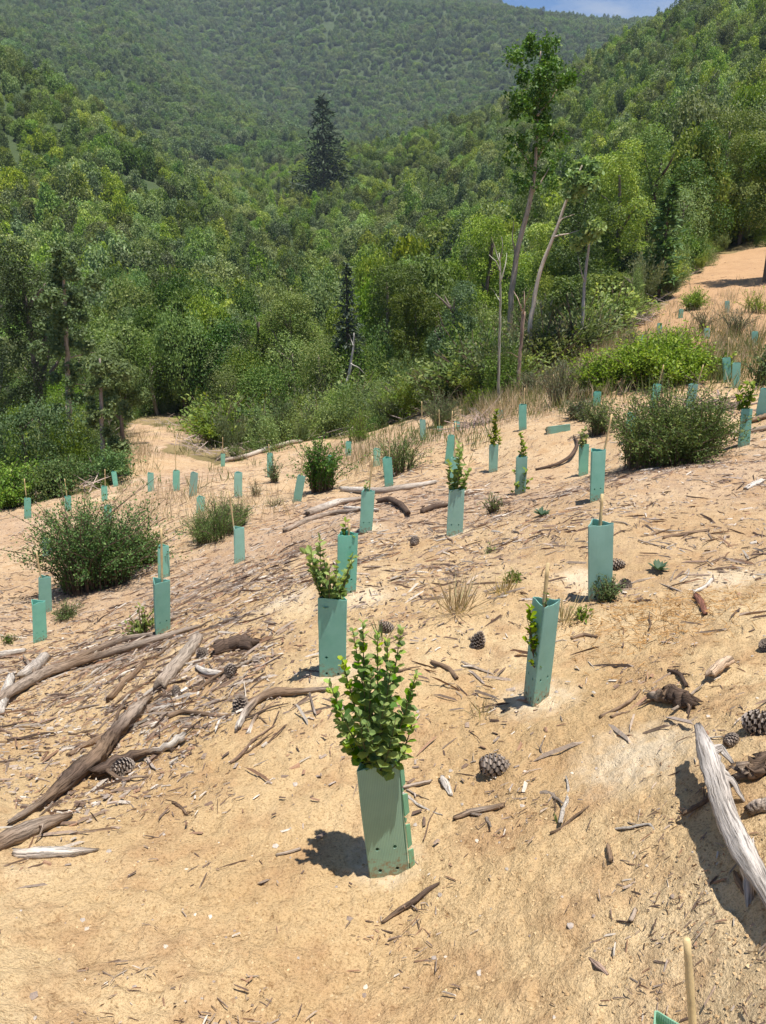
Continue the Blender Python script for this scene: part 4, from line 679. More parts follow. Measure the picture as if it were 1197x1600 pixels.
TUBES = [('two-sided leaning shelter, open top showing, on pale dug sand right of the front sapling', (853, 940), (836, 1094), .93, (856, 880), 1, .80),
 ('upright shelter directly behind the front sapling, with a tall sparse sapling in it', (521, 930), (521, 1052), -.12, (512, 872), 1),
 ('shelter half hidden behind the tall sparse sapling of the upright shelter', (541, 833), (539, 926), .25, (546, 818), 1),
 ('broad staked shelter with a rounded top and a green plant at its right foot', (935, 817), (934, 933), .35, (941, 772), 1, 1.02),
 ('square-looking staked shelter just left of the big dark rounded shrub', (932, 703), (929, 782), .55, (956, 647)),
 ('wide shelter in mid slope with leafy shoots sticking out above its top', (712, 763), (709, 836), .15, None, 1, 1.05),
 ('right-leaning staked shelter in front of the long white branch', (574, 766), (570, 831), .2, (582, 713)),
 ('left-leaning staked shelter beside the open upright shrub', (604, 715), (608, 760), .1, (609, 664)),
 ('right-leaning staked shelter at the left of the tall grey-green shrub', (470, 743), (463, 784), .2, (474, 705)),
 ('staked shelter right of the dark short feathery shrub, its stake tilted left', (371, 824), (372, 878), .5, (358, 768)),
 ('tall shelter with a thick stake on the left slope among dry branches', (249, 907), (251, 990), .55, (252, 826)),
 ('shelter partly behind the stake of the tall shelter on the left slope', (254, 852), (256, 902), .1, None),
 ('lower shelter of the pair at the left edge below the large loose shrub', (57, 940), (60, 1001), .4, None),
 ('upper shelter of the pair at the left edge below the large loose shrub', (68, 901), (70, 957), .2, (57, 862)),
 ('small shelter peeping out at the left side of the large loose shrub', (72, 842), (73, 868), .2, None),
 ('staked shelter nearest the left edge in the back row, below the dense edge bush', (42, 778), (43, 810), .2, (38, 748)),
 ('small staked shelter right of the left edge bushes, in the back row', (105, 775), (106, 798), .3, (101, 748)),
 ('small staked shelter above the top of the large loose shrub', (162, 760), (163, 782), .2, (164, 733)),
 ('shelter half hidden behind the top of the large loose shrub', (168, 790), (168, 815), .2, None),
 ('left-tilted shelter at the end of the sandy track', (177, 737), (181, 760), .2, None),
 ('back row shelter just right of the sandy track', (234, 739), (235, 768), .3, None),
 ('narrow back row shelter with a thin pale stake, second right of the sandy track', (275, 735), (275, 767), .2, (273, 690)),
 ('slightly right-tilted back row shelter, third right of the sandy track', (303, 738), (301, 775), .1, None),
 ('shelter hidden to its top behind the lighter feathery shrub', (313, 776), (313, 800), .1, None),
 ('far staked shelter at the end of the pale fallen branch', (348, 709), (348, 729), .1, (348, 683)),
 ('upright back row shelter on bare soil, below the pale fallen branch', (372, 738), (372, 777), .1, None),
 ('staked shelter wrapped in green weeds left of the grey-green shrub', (421, 708), (422, 745), .2, (420, 694)),
 ('shelter showing through the tall grey-green shrub', (515, 712), (515, 740), .2, None),
 ('small far shelter on dry grass above the grey-green shrub', (544, 690), (544, 712), .2, None),
 ('shelter showing left of the open upright shrub, behind its stems', (588, 701), (588, 728), .2, None),
 ('left-leaning staked shelter in mid slope just above the wide shelter', (705, 680), (700, 724), .2, (707, 642)),
 ('pale shelter behind the leafy shoots of the wide shelter', (710, 715), (709, 755), .2, (712, 660)),
 ('staked shelter at the back left of the dark fuzzy shrub', (659, 656), (660, 688), .5, (659, 627)),
 ('half buried staked shelter, only its top showing, at the dark fuzzy shrub', (687, 666), (687, 674), .2, (686, 640)),
 ('tilted half buried shelter with a thin stake right of the dark fuzzy shrub', (713, 659), (714, 672), .2, (720, 640)),
 ('dark green shelter topped with bushy leaves in the upper middle', (771, 694), (770, 737), .15, None),
 ('small far shelter on the yellow grass, behind the bushy-topped one', (781, 641), (781, 654), .2, (781, 627)),
 ('tall staked shelter left of the fallen shelter', (816, 632), (816, 672), .3, (820, 606)),
 ('shelter overgrown by a leafy plant below the fallen shelter', (814, 713), (812, 772), .2, None),
 ('shelter with a small leafy top right of the curved dark branch', (911, 694), (910, 743), .35, None),
 ('shelter half hidden inside the left part of the big dark rounded shrub', (986, 645), (984, 690), .2, (982, 618)),
 ('right-leaning staked shelter in front of the bright bush, the left one of two', (1027, 600), (1020, 638), .2, (1037, 570)),
 ('right-leaning staked shelter in front of the bright bush, the right one of two', (1083, 600), (1076, 644), .15, (1099, 570)),
 ('short bright shelter behind a dark stem, at the right end of the bright bush', (1134, 559), (1136, 597), .2, (1139, 527)),
 ('shelter next to the short bright one at the right end of the bright bush', (1150, 567), (1149, 606), .3, None),
 ('shelter with a leafy top right of the big dark rounded shrub', (1165, 638), (1160, 696), .4, (1172, 618)),
 ('right-leaning shelter cut by the right picture edge', (1196, 607), (1187, 654), .2, None),
 ('pale shelter among weeds near the right picture edge, up on the bare slope', (1179, 518), (1179, 540), .2, None),
 ('pale small shelter at the left edge of the bare slope', (1005, 524), (1005, 540), .2, None),
 ('pale small shelter low on the open bare slope, below the small round bush', (1030, 505), (1030, 521), .2, None),
 ('pale small shelter just below the small round bush on the bare slope', (1064, 483), (1063, 497), .2, None),
 ('pale small shelter highest up the bare slope', (1136, 470), (1136, 488), .2, None),
 ('pale small shelter between weeds on the bare slope, under the dry brownish weeds', (1104, 513), (1104, 529), .2, None),
 ('dim shelter hidden in the weeds left of the bright bush', (933, 612), (932, 634), .2, None)]
for q in TUBES: shelter(*q)
# shelter and cane at the very bottom of the picture
CB = at(1030, 1700)
CB = np.array([.535, 1.02, 0.]); CB[2] = float(gz(CB[0], CB[1]))
T_ = inplane(CB, 1031, 1580); t = thing('tree_shelter', 'shelter cut off by the bottom edge with only its green top corner showing', 'tree shelter', CB, 'green tree shelters on the planted slope')
hh = T_[2] - CB[2]; o = ob('sleeve', SLVN, t); o.scale = (1, 1, max(.04, hh - .24) / .4); o.rotation_euler = (R(-16), 0, R(4)); md = o.modifiers.new('thickness', 'SOLIDIFY'); md.thickness = .0035
tip = inplane(CB, 1073, 1467, -.02); low = inplane(CB, 1082, 1600, -.02); foot = tip + (low - tip) * (np.linalg.norm(tip - CB) + .1) / np.linalg.norm(low - tip)
ob('stake', stake_mesh(foot, tip, .0082, CB), t)
# fallen shelter
B = at(872, 676); t = thing('tree_shelter', 'fallen pale shelter lying flat on the soil in the upper middle', 'tree shelter', B + np.array([0, 0, .035]), 'green tree shelters on the planted slope'); k = dpx(B) / F
o = ob('sleeve', SLV, t, (-19 * k, 0, 0)); o.rotation_euler = (0, R(84), R(6)); o.scale = (1, .8, 38 * k / .4); md = o.modifiers.new('thickness', 'SOLIDIFY'); md.thickness = .0035

# ------------------------------------------------------------------ saplings
def leaf_unit(m):
    mb = MB(); leaves(mb, np.zeros((1, 3)), np.array([[1., 0, 0]]), np.array([[0, 0, 1.]]), 1., .86, np.array([[.5, .5, .5]]), 'round', .22); return mb
LEAFV = []
for i in range(5):
    mb = leaf_unit('sapling'); me = mb.mesh('leaf', M['sapling']); t_ = (RNG.uniform(.1, .9), [.3, .5, .6, .92, .97][i], 0, 1); me.color_attributes['Col'].data.foreach_set('color', np.tile(t_, len(me.vertices)).astype(np.float32)); LEAFV.append(me)
def front_sapling():
    t, B, T, z, H = FRONT; b0 = B.copy(); th = thing('sapling', 'bushy round-leaved bright green sapling growing out of the front olive-green shelter', 'sapling', b0)
    tips = [(514, 1066), (534, 1030), (551, 985), (567, 972), (590, 990), (606, 1002), (627, 982), (651, 1052), (648, 1118), (541, 1150), (634, 1172), (557, 1062), (611, 1040), (640, 1080), (580, 1050), (524, 1112), (566, 1010)]
    n = 0; xm = MB(); tips += [(560, 1110), (600, 1100), (618, 1125), (572, 1130), (522, 1078)]
    for i, (x, y) in enumerate(tips):
        off = [-.05, .03, .06, -.02, .05, -.04, .02, -.03, .04, -.05, -.06, .06, -.06, .02, -.05, .05, .0, -.07, -.08, -.07, -.09, .0][i]; tip = inplane(b0, x, y, off); p1 = T - z * .04 + RNG.normal(0, .012, 3) * [1, 1, 0]; p0 = p1 - z * .22
        mid = p1 * .45 + tip * .55 + (p1 - T) * .8; mid[2] -= .015; mid[:2] = mid[:2] * .5 + (p1[:2] * .4 + tip[:2] * .6) * .5; mb = MB(); Q = tube(mb, [p0, p1, mid, tip], [.0034, .003, .0022, .0012], 5, (.17, .15, .06), n=14)
        st = ob('stem', mb.mesh('stem', M['bark'], b0, True), th); s = np.r_[0, np.cumsum(np.linalg.norm(np.diff(Q, axis=0), axis=1))]; L_ = s[-1]; u = L_ - .004; k = 0; start = .25 if y < 1140 else .23
        while u > start:
            P = np.array([np.interp(u, s, Q[:, c]) for c in range(3)]); j = min(len(Q) - 2, int(np.searchsorted(s, u))); T0 = nrm(Q[j + 1] - Q[j - 1] if j > 0 else Q[1] - Q[0]); age = (L_ - u) / L_; ang0 = (k % 2) * math.pi / 2 + random.uniform(-.4, .4); X = nrm(np.cross(T0, [0.3, 1, .1])); Y = np.cross(X, T0)
            for sgn in (0, math.pi):
                a = ang0 + sgn; o_ = X * math.cos(a) + Y * math.sin(a); D = nrm(o_ * (.7 + min(1., age * 2.5)) + T0 * .55 + RNG.normal(0, .2, 3)); N = nrm(T0 - D * np.dot(T0, D) + np.array([0, 0, .35]) + RNG.normal(0, .2, 3)); S = nrm(np.cross(N, D)); N = np.cross(D, S)
                sz = (.0175 + .0235 * min(1, age * 3.2)) * random.uniform(.8, 1.15); me = LEAFV[random.choice([3, 4, 4]) if age < .10 else random.choice([0, 1, 1, 2, 3])]
                Mx = Matrix(((D[0] * sz, S[0] * sz, N[0] * sz, P[0] - b0[0]), (D[1] * sz, S[1] * sz, N[1] * sz, P[1] - b0[1]), (D[2] * sz, S[2] * sz, N[2] * sz, P[2] - b0[2]), (0, 0, 0, 1))); n += 1
                if n <= 296 and random.random() < .8: lo = ob('leaf', me, st); lo.matrix_basis = Mx
                else: leaves(xm, (P - b0)[None], D[None], N[None], sz, sz * .86, np.array([[random.random(), random.choice([.3, .5, .6, .9]), 0]]), 'round', .22)
            u -= .0165 + .012 * min(1, age * 3); k += 1
    if xm.n: ob('leaves', xm.mesh('leaves', M['sapling']), th, kind='stuff')
    print('front leaves', n)
front_sapling()
def sapling(label, B, root, tips, leaf=.026, step=.016, m='sapling', start=.1, dens=1, off=.07):
    th = thing('sapling', label, 'sapling', B); sm, lm = MB(), MB()
    for (x, y) in tips:
        tip = inplane(B, x, y, random.uniform(-off, off)); p0 = root + RNG.normal(0, .012, 3); mid = (p0 + tip) / 2 + RNG.normal(0, .012, 3); Q = tube(sm, [p0, mid, tip], [.0035, .0025, .001], 5, (.18, .13, .07), n=9)
        s = np.r_[0, np.cumsum(np.linalg.norm(np.diff(Q, axis=0), axis=1))]; us = np.arange(start * s[-1], s[-1], step); 
        for _ in range(dens):
            P = np.stack([np.interp(us, s, Q[:, c]) for c in range(3)], 1); n = len(P)
            for sgn in (-1, 1):
                a = RNG.uniform(0, 6.28, n); D = np.stack([np.cos(a), np.sin(a), RNG.uniform(.2, 1.1, n)], 1) * 1.; N = RNG.normal(0, .4, (n, 3)) + [0, 0, 1.]; t_ = tints(n, 0, .55); t_[-2:, 1] = .9; leaves(lm, P, D, N, leaf * RNG.uniform(.6, 1.15, n), leaf * .8 * RNG.uniform(.7, 1.1, n), t_, 'round', .2)
    ob('stem', sm.mesh('stem', M['bark'], B, True), th); ob('foliage', lm.mesh('foliage', M[m], B), th); return th
def sh(start): return next(v for k, v in SHELTERS.items() if k.startswith(start))
def sap(label, key, tips, **kw):
    _, B, T, z, H = sh(key); sapling(label, B, B + z * H * kw.pop('h', .7), tips, **kw)
sap('tall sparse sapling with round leaves in the shelter directly behind the front sapling', 'upright shelter directly', [(478, 865), (487, 885), (500, 838), (506, 870), (498, 905), (527, 880), (535, 900), (524, 905), (515, 895), (552, 868), (486, 862), (545, 890)], leaf=.038, step=.024, start=.3)
sap('few leafy shoots beside and over the half hidden shelter behind the tall sparse sapling', 'shelter half hidden behind the tall', [(540, 815), (556, 838), (548, 868), (553, 880)], leaf=.036, step=.03, start=.4, h=.4)
sap('leafy sapling poking up from the wide shelter in mid slope', 'wide shelter', [(702, 722), (708, 735), (718, 700), (716, 690), (726, 742), (732, 735), (712, 750)], leaf=.052, step=.024, start=.3)
sap('bushy sapling on top of the dark green shelter in the upper middle', 'dark green shelter', [(765, 680), (772, 655), (780, 672), (775, 668), (768, 685), (782, 685), (776, 640)], leaf=.058, step=.024, m='bright', start=.4, h=.75)
sap('sapling in the shelter right of the curved dark branch', 'shelter with a small leafy top', [(908, 675), (914, 668), (918, 680), (912, 685)], leaf=.058, step=.03, m='bright', start=.4)
sap('sapling leafing out over the shelter right of the big dark rounded shrub', 'shelter with a leafy top right', [(1156, 605), (1166, 600), (1172, 612), (1160, 622), (1150, 618), (1176, 600)], leaf=.058, step=.024, m='bright', start=.4)
sap('leafy plant enclosing the overgrown shelter below the fallen one', 'shelter overgrown', [(802, 735), (806, 760), (822, 735), (826, 765), (800, 770), (818, 690), (814, 675), (822, 700), (808, 755), (820, 775), (830, 750)], leaf=.05, step=.028, start=.15, h=.1, off=.09)
sap('slim dark sapling against the left side of the two-sided leaning shelter', 'two-sided', [(826, 945), (823, 965), (832, 948), (821, 1000), (826, 1030), (824, 985)], leaf=.03, step=.026, start=.3, h=.35)
sap('tiny sapling just reaching the open top of the two-sided leaning shelter', 'two-sided', [(855, 924), (862, 942), (849, 940)], leaf=.018, step=.03, start=.6, h=.75, m='shrub')
sap('small sapling above the top of the right-leaning shelter by the white branch', 'right-leaning staked shelter in front of the long', [(570, 758), (575, 752), (578, 757)], leaf=.03, step=.02, start=.6, h=.9)

# ------------------------------------------------------------------ logs, branches, stakes of dead wood
WG, WB, WD, WP = (.34, .27, .21), (.23, .155, .10), (.11, .075, .055), (.56, .50, .43)
def branch(name, label, pts, rpx, col=WB, lift=0., sides=9, rn=.10, jit=.07, ragged=1.2, flat=1., twigs=(), cat='branch', group=None, n=None, zs=None, rough=.15):
    P = []; r = []
    for i, (x, y) in enumerate(pts):
        p = at(x, y); rr = (rpx[i] if hasattr(rpx, '__len__') else rpx) * dpx(p) / F; p = p + np.array([0, 0, rr * .62 * flat + (zs[i] if zs else lift)]); P.append(p); r.append(rr)
    B = np.array(P).mean(0); B[2] = float(gz(B[0], B[1])); mb = MB(); n = n or max(8, 5 * len(pts)); tube(mb, P, r, sides, col, n=n, jit=jit, rn=rn, ragged=ragged, flat=flat, rough=rough)
    for tw, tr in twigs:
        tp = [at(x, y) + np.array([0, 0, h]) for x, y, h in tw]; tube(mb, tp, [tr * dpx(tp[0]) / F, .3 * tr * dpx(tp[0]) / F], 6, col, n=8, jit=.4, rn=.12, ragged=1.)
    return thing(name, label, cat, B, group, mb.mesh(name, M['wood'], B, True))
branch('rotten_log', 'thick rough brown log with torn bark lying diagonally at lower left', [(15, 1292), (60, 1268), (105, 1235), (150, 1200), (178, 1160), (212, 1125), (236, 1094)], [4, 7, 12, 16, 12, 14, 4], [WG, WB, WD, WB, WD, WG, WB], .012, 16, .22, .12, 2.4, rough=.5, cat='log', twigs=[([(178, 1155, .05), (192, 1128, .09), (203, 1104, .06)], 4.5), ([(160, 1205, .03), (185, 1222, .01), (232, 1215, .005)], 5)], n=56)
branch('long_branch', 'long thin weathered branch curving from the left edge up towards the tall shelter', [(-30, 1122), (25, 1085), (75, 1058), (130, 1040), (190, 1022), (250, 1003), (312, 982)], [8, 9, 8.5, 7, 6, 5, 2.5], [WB, WG, WG, WB, WG, WG], .015, 9, .1, .2, n=40, twigs=[([(60, 1062, .03), (48, 1048, .05), (38, 1032, .05)], 4)])
branch('branch', 'second branch lying just above the long thin branch on the left', [(95, 1042), (150, 1020), (200, 1003), (240, 995)], [4, 6, 6, 4], [WB, WG], .01)
branch('branch', 'smooth brown branch end coming in from the left edge below the thick rough log', [(-20, 1335), (30, 1312), (75, 1293), (112, 1278)], [13, 13, 10, 3], [WB, WG, WB], .01, twigs=[([(60, 1300, .02), (75, 1305, .05), (55, 1318, .0)], 3)])
branch('driftwood_chunk', 'pale split flat piece of grey wood at lower left', [(28, 1336), (60, 1337), (105, 1336), (148, 1330)], [9, 13, 11, 4], [(.5, .42, .34), WP, WP, WG], .0, 10, .2, .08, 1.6, .75, cat='wood', n=22)
branch('charred_branch', 'dark branch with a broken white end beside the thick rough log', [(150, 1218), (190, 1202), (215, 1188), (245, 1182), (268, 1172), (286, 1160)], [9, 13, 8, 6, 7, 8], [WD, WD, WD, WB, WP, WP], .02, 9, .2, .3, n=24)
branch('grey_log', 'straight grey log end pointing at the short dark log', [(252, 1076), (275, 1050), (295, 1025), (310, 1003)], [11, 11, 10, 9], [WG, (.4, .33, .26), WG], .004, 10, .1, .15, cat='log')
branch('short_dark_log', 'short dark brown log with bark', [(336, 1022), (355, 1015), (380, 1010), (396, 1014)], [11, 12, 11, 9], WD, .004, 10, .12, .15, cat='log')
branch('bleached_twig', 'small curved bleached white twig below the short dark log', [(308, 1044), (318, 1052), (330, 1056), (350, 1054)], [3, 5, 6, 3], WP, .005)
branch('twig_branch', 'thin wavy brown twig below the pine cones', [(262, 1124), (285, 1113), (318, 1118), (350, 1123), (385, 1114)], [4, 3.5, 3.5, 3, 2], WB, .004)
branch('forked_branch', 'forked grey branch left of the front sapling', [(372, 1142), (384, 1118), (402, 1098), (430, 1088), (470, 1086), (512, 1080)], [5, 6, 6, 8, 5, 3], [WP, WG, WB, WB, WG], .008, n=28, twigs=[([(388, 1146, .0), (398, 1125, .01), (415, 1102, .01)], 4)])
branch('dead_stick', 'slanting brown stick on the sand right of the long thin branch', [(172, 1095), (195, 1070), (228, 1038)], [5, 5, 3], WB, .006)
branch('dead_stick', 'slim dark stick parallel to the thick rough log', [(110, 1182), (150, 1160), (185, 1140)], [4, 5, 3], WB, .004)
branch('bleached_stick', 'pale grey broken stick below the long thin branch at the left edge', [(0, 1118), (12, 1085), (18, 1062)], [8, 8, 6], WP, .01)
branch('bleached_stick', 'pale stick lying flat at the far left edge below the low weed', [(-10, 1030), (20, 1024), (40, 1020)], [6, 6, 4], WP, .006)
branch('bleached_log', 'stubby pale log under the long thin branch near the left edge', [(35, 1062), (55, 1050), (72, 1032)], [7, 9, 8], (.45, .39, .33), .006, cat='log')
branch('white_branch', 'long white fallen branch in mid slope behind the right-leaning shelter', [(534, 767), (560, 770), (600, 771), (640, 765), (680, 756)], [4, 5, 5, 5, 3], [WP, WP, WG, WP], .01, n=26)
branch('curved_branch', 'grey branch curving up to the right-leaning shelter', [(482, 806), (505, 798), (530, 788), (566, 782)], [6, 6, 5, 3], [WG, WP, WG], .01)
branch('curved_branch', 'dark arched root right of the right-leaning shelter', [(590, 789), (608, 786), (625, 794), (638, 808)], [4, 5, 5, 4], WD, .03)
branch('branch', 'fan of grey sticks below the grey-green shrub, lower one', [(446, 832), (480, 816), (520, 804), (560, 800)], [4, 5, 4, 3], WG, .006)
branch('branch', 'grey stick lying along the dry litter left of the wide shelter', [(590, 800), (560, 798), (540, 796)], [3, 4, 3], WP, .006)
branch('branch', 'dark stick touching the left foot of the wide shelter', [(660, 802), (678, 796), (698, 792)], [4, 5, 3], WD, .008)
branch('pale_fallen_branch', 'pale fallen branch at the far left edge of the clearing by the staked far shelter', [(350, 722), (385, 716), (420, 704), (455, 694), (470, 692)], [3, 4, 4, 4, 3], [WG, WP, WG], .02)
branch('curved_dark_branch', 'dark curved branch rising left of the shelter with the small leafy top', [(838, 735), (870, 730), (892, 720), (903, 700), (896, 684)], [2, 2.6, 2.8, 2.4, 1.2], WD, .0, zs=[.0, .02, .05, .05, .02])
branch('branch', 'long pale stick at the right edge below the leafy topped shelter', [(1140, 682), (1170, 678), (1200, 672)], [3, 4, 4], WG, .02)
branch('branch', 'dark stick at the right edge above the long pale stick', [(1165, 664), (1185, 658), (1205, 652)], [3, 4, 4], WB, .02)
branch('dry_stick', 'thin straight stick on the sand right of the broad staked shelter', [(1036, 842), (1072, 836), (1108, 830)], [2.2, 2.6, 2], WB, .004)
branch('bark_chip', 'reddish brown bark piece right of the dry needle patch', [(1088, 932), (1096, 945), (1102, 962)], [5, 6, 4], (.2, .09, .06), .004, flat=.6)
branch('pale_stick', 'kinked pale stick above the reddish bark piece', [(1084, 928), (1104, 918), (1112, 908)], [2.5, 3, 3], WP, .004)
branch('log_stub', 'short pale log stub on sand above the driftwood', [(1108, 1066), (1120, 1054), (1136, 1044)], [7, 8, 8], (.52, .38, .26), .02, cat='log')
branch('root_clump', 'dark gnarled root lump above the driftwood', [(1020, 1094), (1042, 1096), (1062, 1100), (1082, 1104)], [6, 11, 13, 9], [WG, WB, WD, WD], .006, 10, .3, .3, 2., cat='root', twigs=[([(1075, 1098, .02), (1076, 1110, .02), (1074, 1122, 0)], 4)])
branch('thin_twig', 'thin forked twig left of the dark gnarled root', [(938, 1122), (960, 1112), (985, 1098), (1000, 1080)], [2.5, 2.5, 2.5, 1.5], WB, .003, twigs=[([(955, 1122, .004), (985, 1112, .004)], 2.5)])
branch('thin_twig', 'dark Y-shaped twig above the dark gnarled root', [(1045, 1050), (1062, 1056), (1072, 1074)], [2.5, 3.5, 3], WD, .004, twigs=[([(1060, 1056, .01), (1078, 1056, .005)], 2.5)])
branch('thin_twig', 'curved twig right of the two-sided leaning shelter', [(893, 1000), (912, 994), (932, 997)], [2, 3, 2], WB, .004)
branch('twig_branch', 'crooked brown twig lying on sand right of the front shelter', [(710, 1281), (735, 1272), (760, 1268), (786, 1262)], [3.5, 4.5, 4.5, 4], [WB, WG, WB], .004)
branch('dark_root', 'dark thin root with side hair below the front shelter', [(598, 1443), (625, 1425), (650, 1410), (668, 1394), (686, 1382)], [2, 4, 4.5, 4, 1.5], [WB, WD, WD], .004, twigs=[([(640, 1415, .004), (662, 1428, .0)], 1.8)])
branch('twig_branch', 'forked twig touching the right side of the front shelter', [(630, 1234), (650, 1229), (674, 1224)], [2.5, 3, 2.5], WG, .006, twigs=[([(636, 1236, .006), (655, 1246, .004), (670, 1250, .002)], 1.8)])
branch('thin_twig', 'thin zigzag twig right of the tops of the front sapling', [(674, 1036), (690, 1042), (702, 1048), (714, 1062)], [2.5, 3, 3.5, 3], WB, .004)
branch('thin_twig', 'slim twig on the sand between the front sapling and the thick rough log', [(270, 1255), (282, 1262), (292, 1274)], [1.8, 2.4, 2], WB, .003)
branch('thin_twig', 'thin pale twig left of the foot of the front shelter', [(432, 1338), (450, 1334), (470, 1328)], [1.8, 2, 1.8], WG, .003)
branch('grey_stub', 'pale grey wood splinter right of the crooked twig', [(690, 1218), (697, 1228), (704, 1244)], [5, 6, 3], WP, .003, flat=.6)
branch('dark_stub', 'dark upright twig stub in the lower right sand', [(949, 1326), (952, 1338), (954, 1350)], [3, 4, 3], WB, .008)
branch('hollow_stub', 'small hollow twig stub left of the bamboo cane', [(992, 1426), (989, 1434), (985, 1442)], [3.5, 3.5, 4], WG, .006)
branch('leaf_blade', 'dry brown leaf lying left of the bamboo cane', [(920, 1497), (935, 1510), (950, 1524)], [1.5, 7, 2], (.36, .25, .19), .002, 6, .05, .05, .1, .25, cat='leaf')
branch('dark_stub', 'dark short stub in the shade of the driftwood base', [(1148, 1370), (1155, 1386), (1166, 1404)], [4, 7, 5], WB, .006)
# driftwood on the right, propped up from the soil
def driftwood():
    px = [(1093, 1138), (1107, 1175), (1122, 1225), (1137, 1275), (1163, 1328), (1187, 1370), (1215, 1425)]; r = [6, 14, 16, 17, 18, 14, 11]; hs = [.12, .115, .10, .085, .07, .06, .045]; P = []; rr = []
    for (x, y), h, q in zip(px, hs, r):
        p = at(x, y); k = p / np.linalg.norm(p)
        for _ in range(8):
            g = p[2] - float(gz(p[0], p[1])) - h; p = p - k * (-g) / (k[2] - 1e-9) * 1.0 if False else p + k * (g / max(.2, -k[2]))
        P.append(p); rr.append(q * dpx(p) / F)
    B = P[3].copy(); B[2] = float(gz(B[0], B[1])); mb = MB(); Q = tube(mb, P, rr, 14, [(.36, .32, .29), (.50, .45, .40), (.45, .40, .35), (.51, .46, .41), (.41, .36, .31)], n=44, jit=.05, rn=.16, ragged=1.8, rough=.25)
    for i in range(5): tube(mb, [Q[2], Q[0] + np.array([random.uniform(-.02, .02), .0, random.uniform(-.01, .02)]), Q[0] + (Q[0] - Q[3]) * random.uniform(.3, .7) + RNG.normal(0, .01, 3)], [.008, .004, .001], 5, (.48, .44, .41), n=6)
    for a, b, c, w in ((9, (.035, .02, .01), (.055, -.02, -.015), .010), (14, (.03, -.01, .005), (.05, -.06, -.03), .009), (31, (-.012, -.05, -.04), (-.022, -.105, -.075), .012), (9, (.012, -.03, -.005), (.026, -.075, -.02), .011)):
        q = Q[a]; tube(mb, [q, q + np.array(b), q + np.array(c)], [w * 1.5, w, w * .45], 7, (.48, .43, .38), n=8, jit=.2, rn=.15, ragged=1.5)
    for s in (-1, 1): tube(mb, [Q[i] + np.array([s * rr[3] * .55, -.004, .006]) for i in range(12, 40, 4)], [.004, .006, .003], 5, (.42, .37, .33), n=20, rn=.2)
    th = thing('driftwood', 'large bleached grey driftwood branch propped up at the right edge with a dark shadow', 'driftwood', B, None, mb.mesh('driftwood', M['wood'], B, True)); return th
driftwood()
branch('root_chunk', 'dark chunk of root wood behind the driftwood at the right edge', [(1150, 1222), (1172, 1214), (1200, 1206)], [10, 14, 16], [WG, WB, WD], .02, 10, .2, .3, 1.5, cat='root')
branch('wood_chunk', 'pale rounded wood piece under the driftwood at the right edge', [(1168, 1275), (1182, 1270), (1202, 1264)], [8, 10, 10], [WG, (.45, .36, .28)], .006, cat='wood')
branch('bark_piece', 'pale bark piece at the right edge of the slope below the leafy topped shelter', [(1166, 765), (1180, 758), (1192, 752)], [4, 6, 4], WP, .006, flat=.5)
# middle-sized sticks, each its own object
STK = []
for i in range(10):
    mb = MB(); l = 1.; k = RNG.normal(0, .07, (4, 3)); k[:, 2] *= .3; P = np.c_[np.linspace(-.5, .5, 4), np.zeros(4), np.zeros(4)] + k
    c = [WG, WB, WP, WB, (.30, .2, .14), WG, WD, (.42, .33, .25), WP, WB][i]; tube(mb, P, [.028, .034, .026, .012], 6, c, n=9, jit=.2, rn=.15, ragged=1.)
    if i % 2: tube(mb, [P[1], P[1] + np.array([.12, .10, .03]), P[1] + np.array([.24, .16, .03])], [.018, .006], 5, c, n=4)
    STK.append(mb.mesh('dry_stick', M['wood'], smooth=True))
zones = [((0, 420), (840, 1180), 95, 'among the litter of the left slope'), ((400, 720), (700, 900), 55, 'among the litter of the middle slope'), ((0, 500), (740, 850), 30, 'on the back left of the clearing'), ((700, 1197), (650, 900), 40, 'on the right slope around the shelters'), ((620, 1197), (900, 1320), 34, 'on the open sand of the right slope')]
for (xa, xb), (ya, yb), n, wh in zones:
    for i in range(n):
        x, y = random.uniform(xa, xb), random.uniform(ya, yb); p = at(x, y)
        if bare(p[:1], p[1:2])[0] < .5: continue
        e = .05; g = float(gz(p[0] + e, p[1]) - gz(p[0] - e, p[1])) / (2 * e); hgy = float(gz(p[0], p[1] + e) - gz(p[0], p[1] - e)) / (2 * e); k = random.randrange(10); ln = random.uniform(.07, .27) * (1. if 'left' in wh or 'middle' in wh else .7)
        a = random.gauss(.55, .5) if 'left' in wh else random.uniform(-1.5, 1.5); dz = g * math.cos(a) + hgy * math.sin(a)
        o = thing('dry_stick', f'{["grey", "brown", "bleached", "brown", "reddish brown", "grey", "dark", "tan", "bleached", "brown"][k]} dry stick lying {wh}', 'stick', p + np.array([0, 0, .006]), f'dry sticks {wh}', STK[k])
        o.rotation_euler = (0, -math.atan(dz), a); o.scale = (ln, ln * random.uniform(.6, 1.3), ln * random.uniform(.6, 1.2))

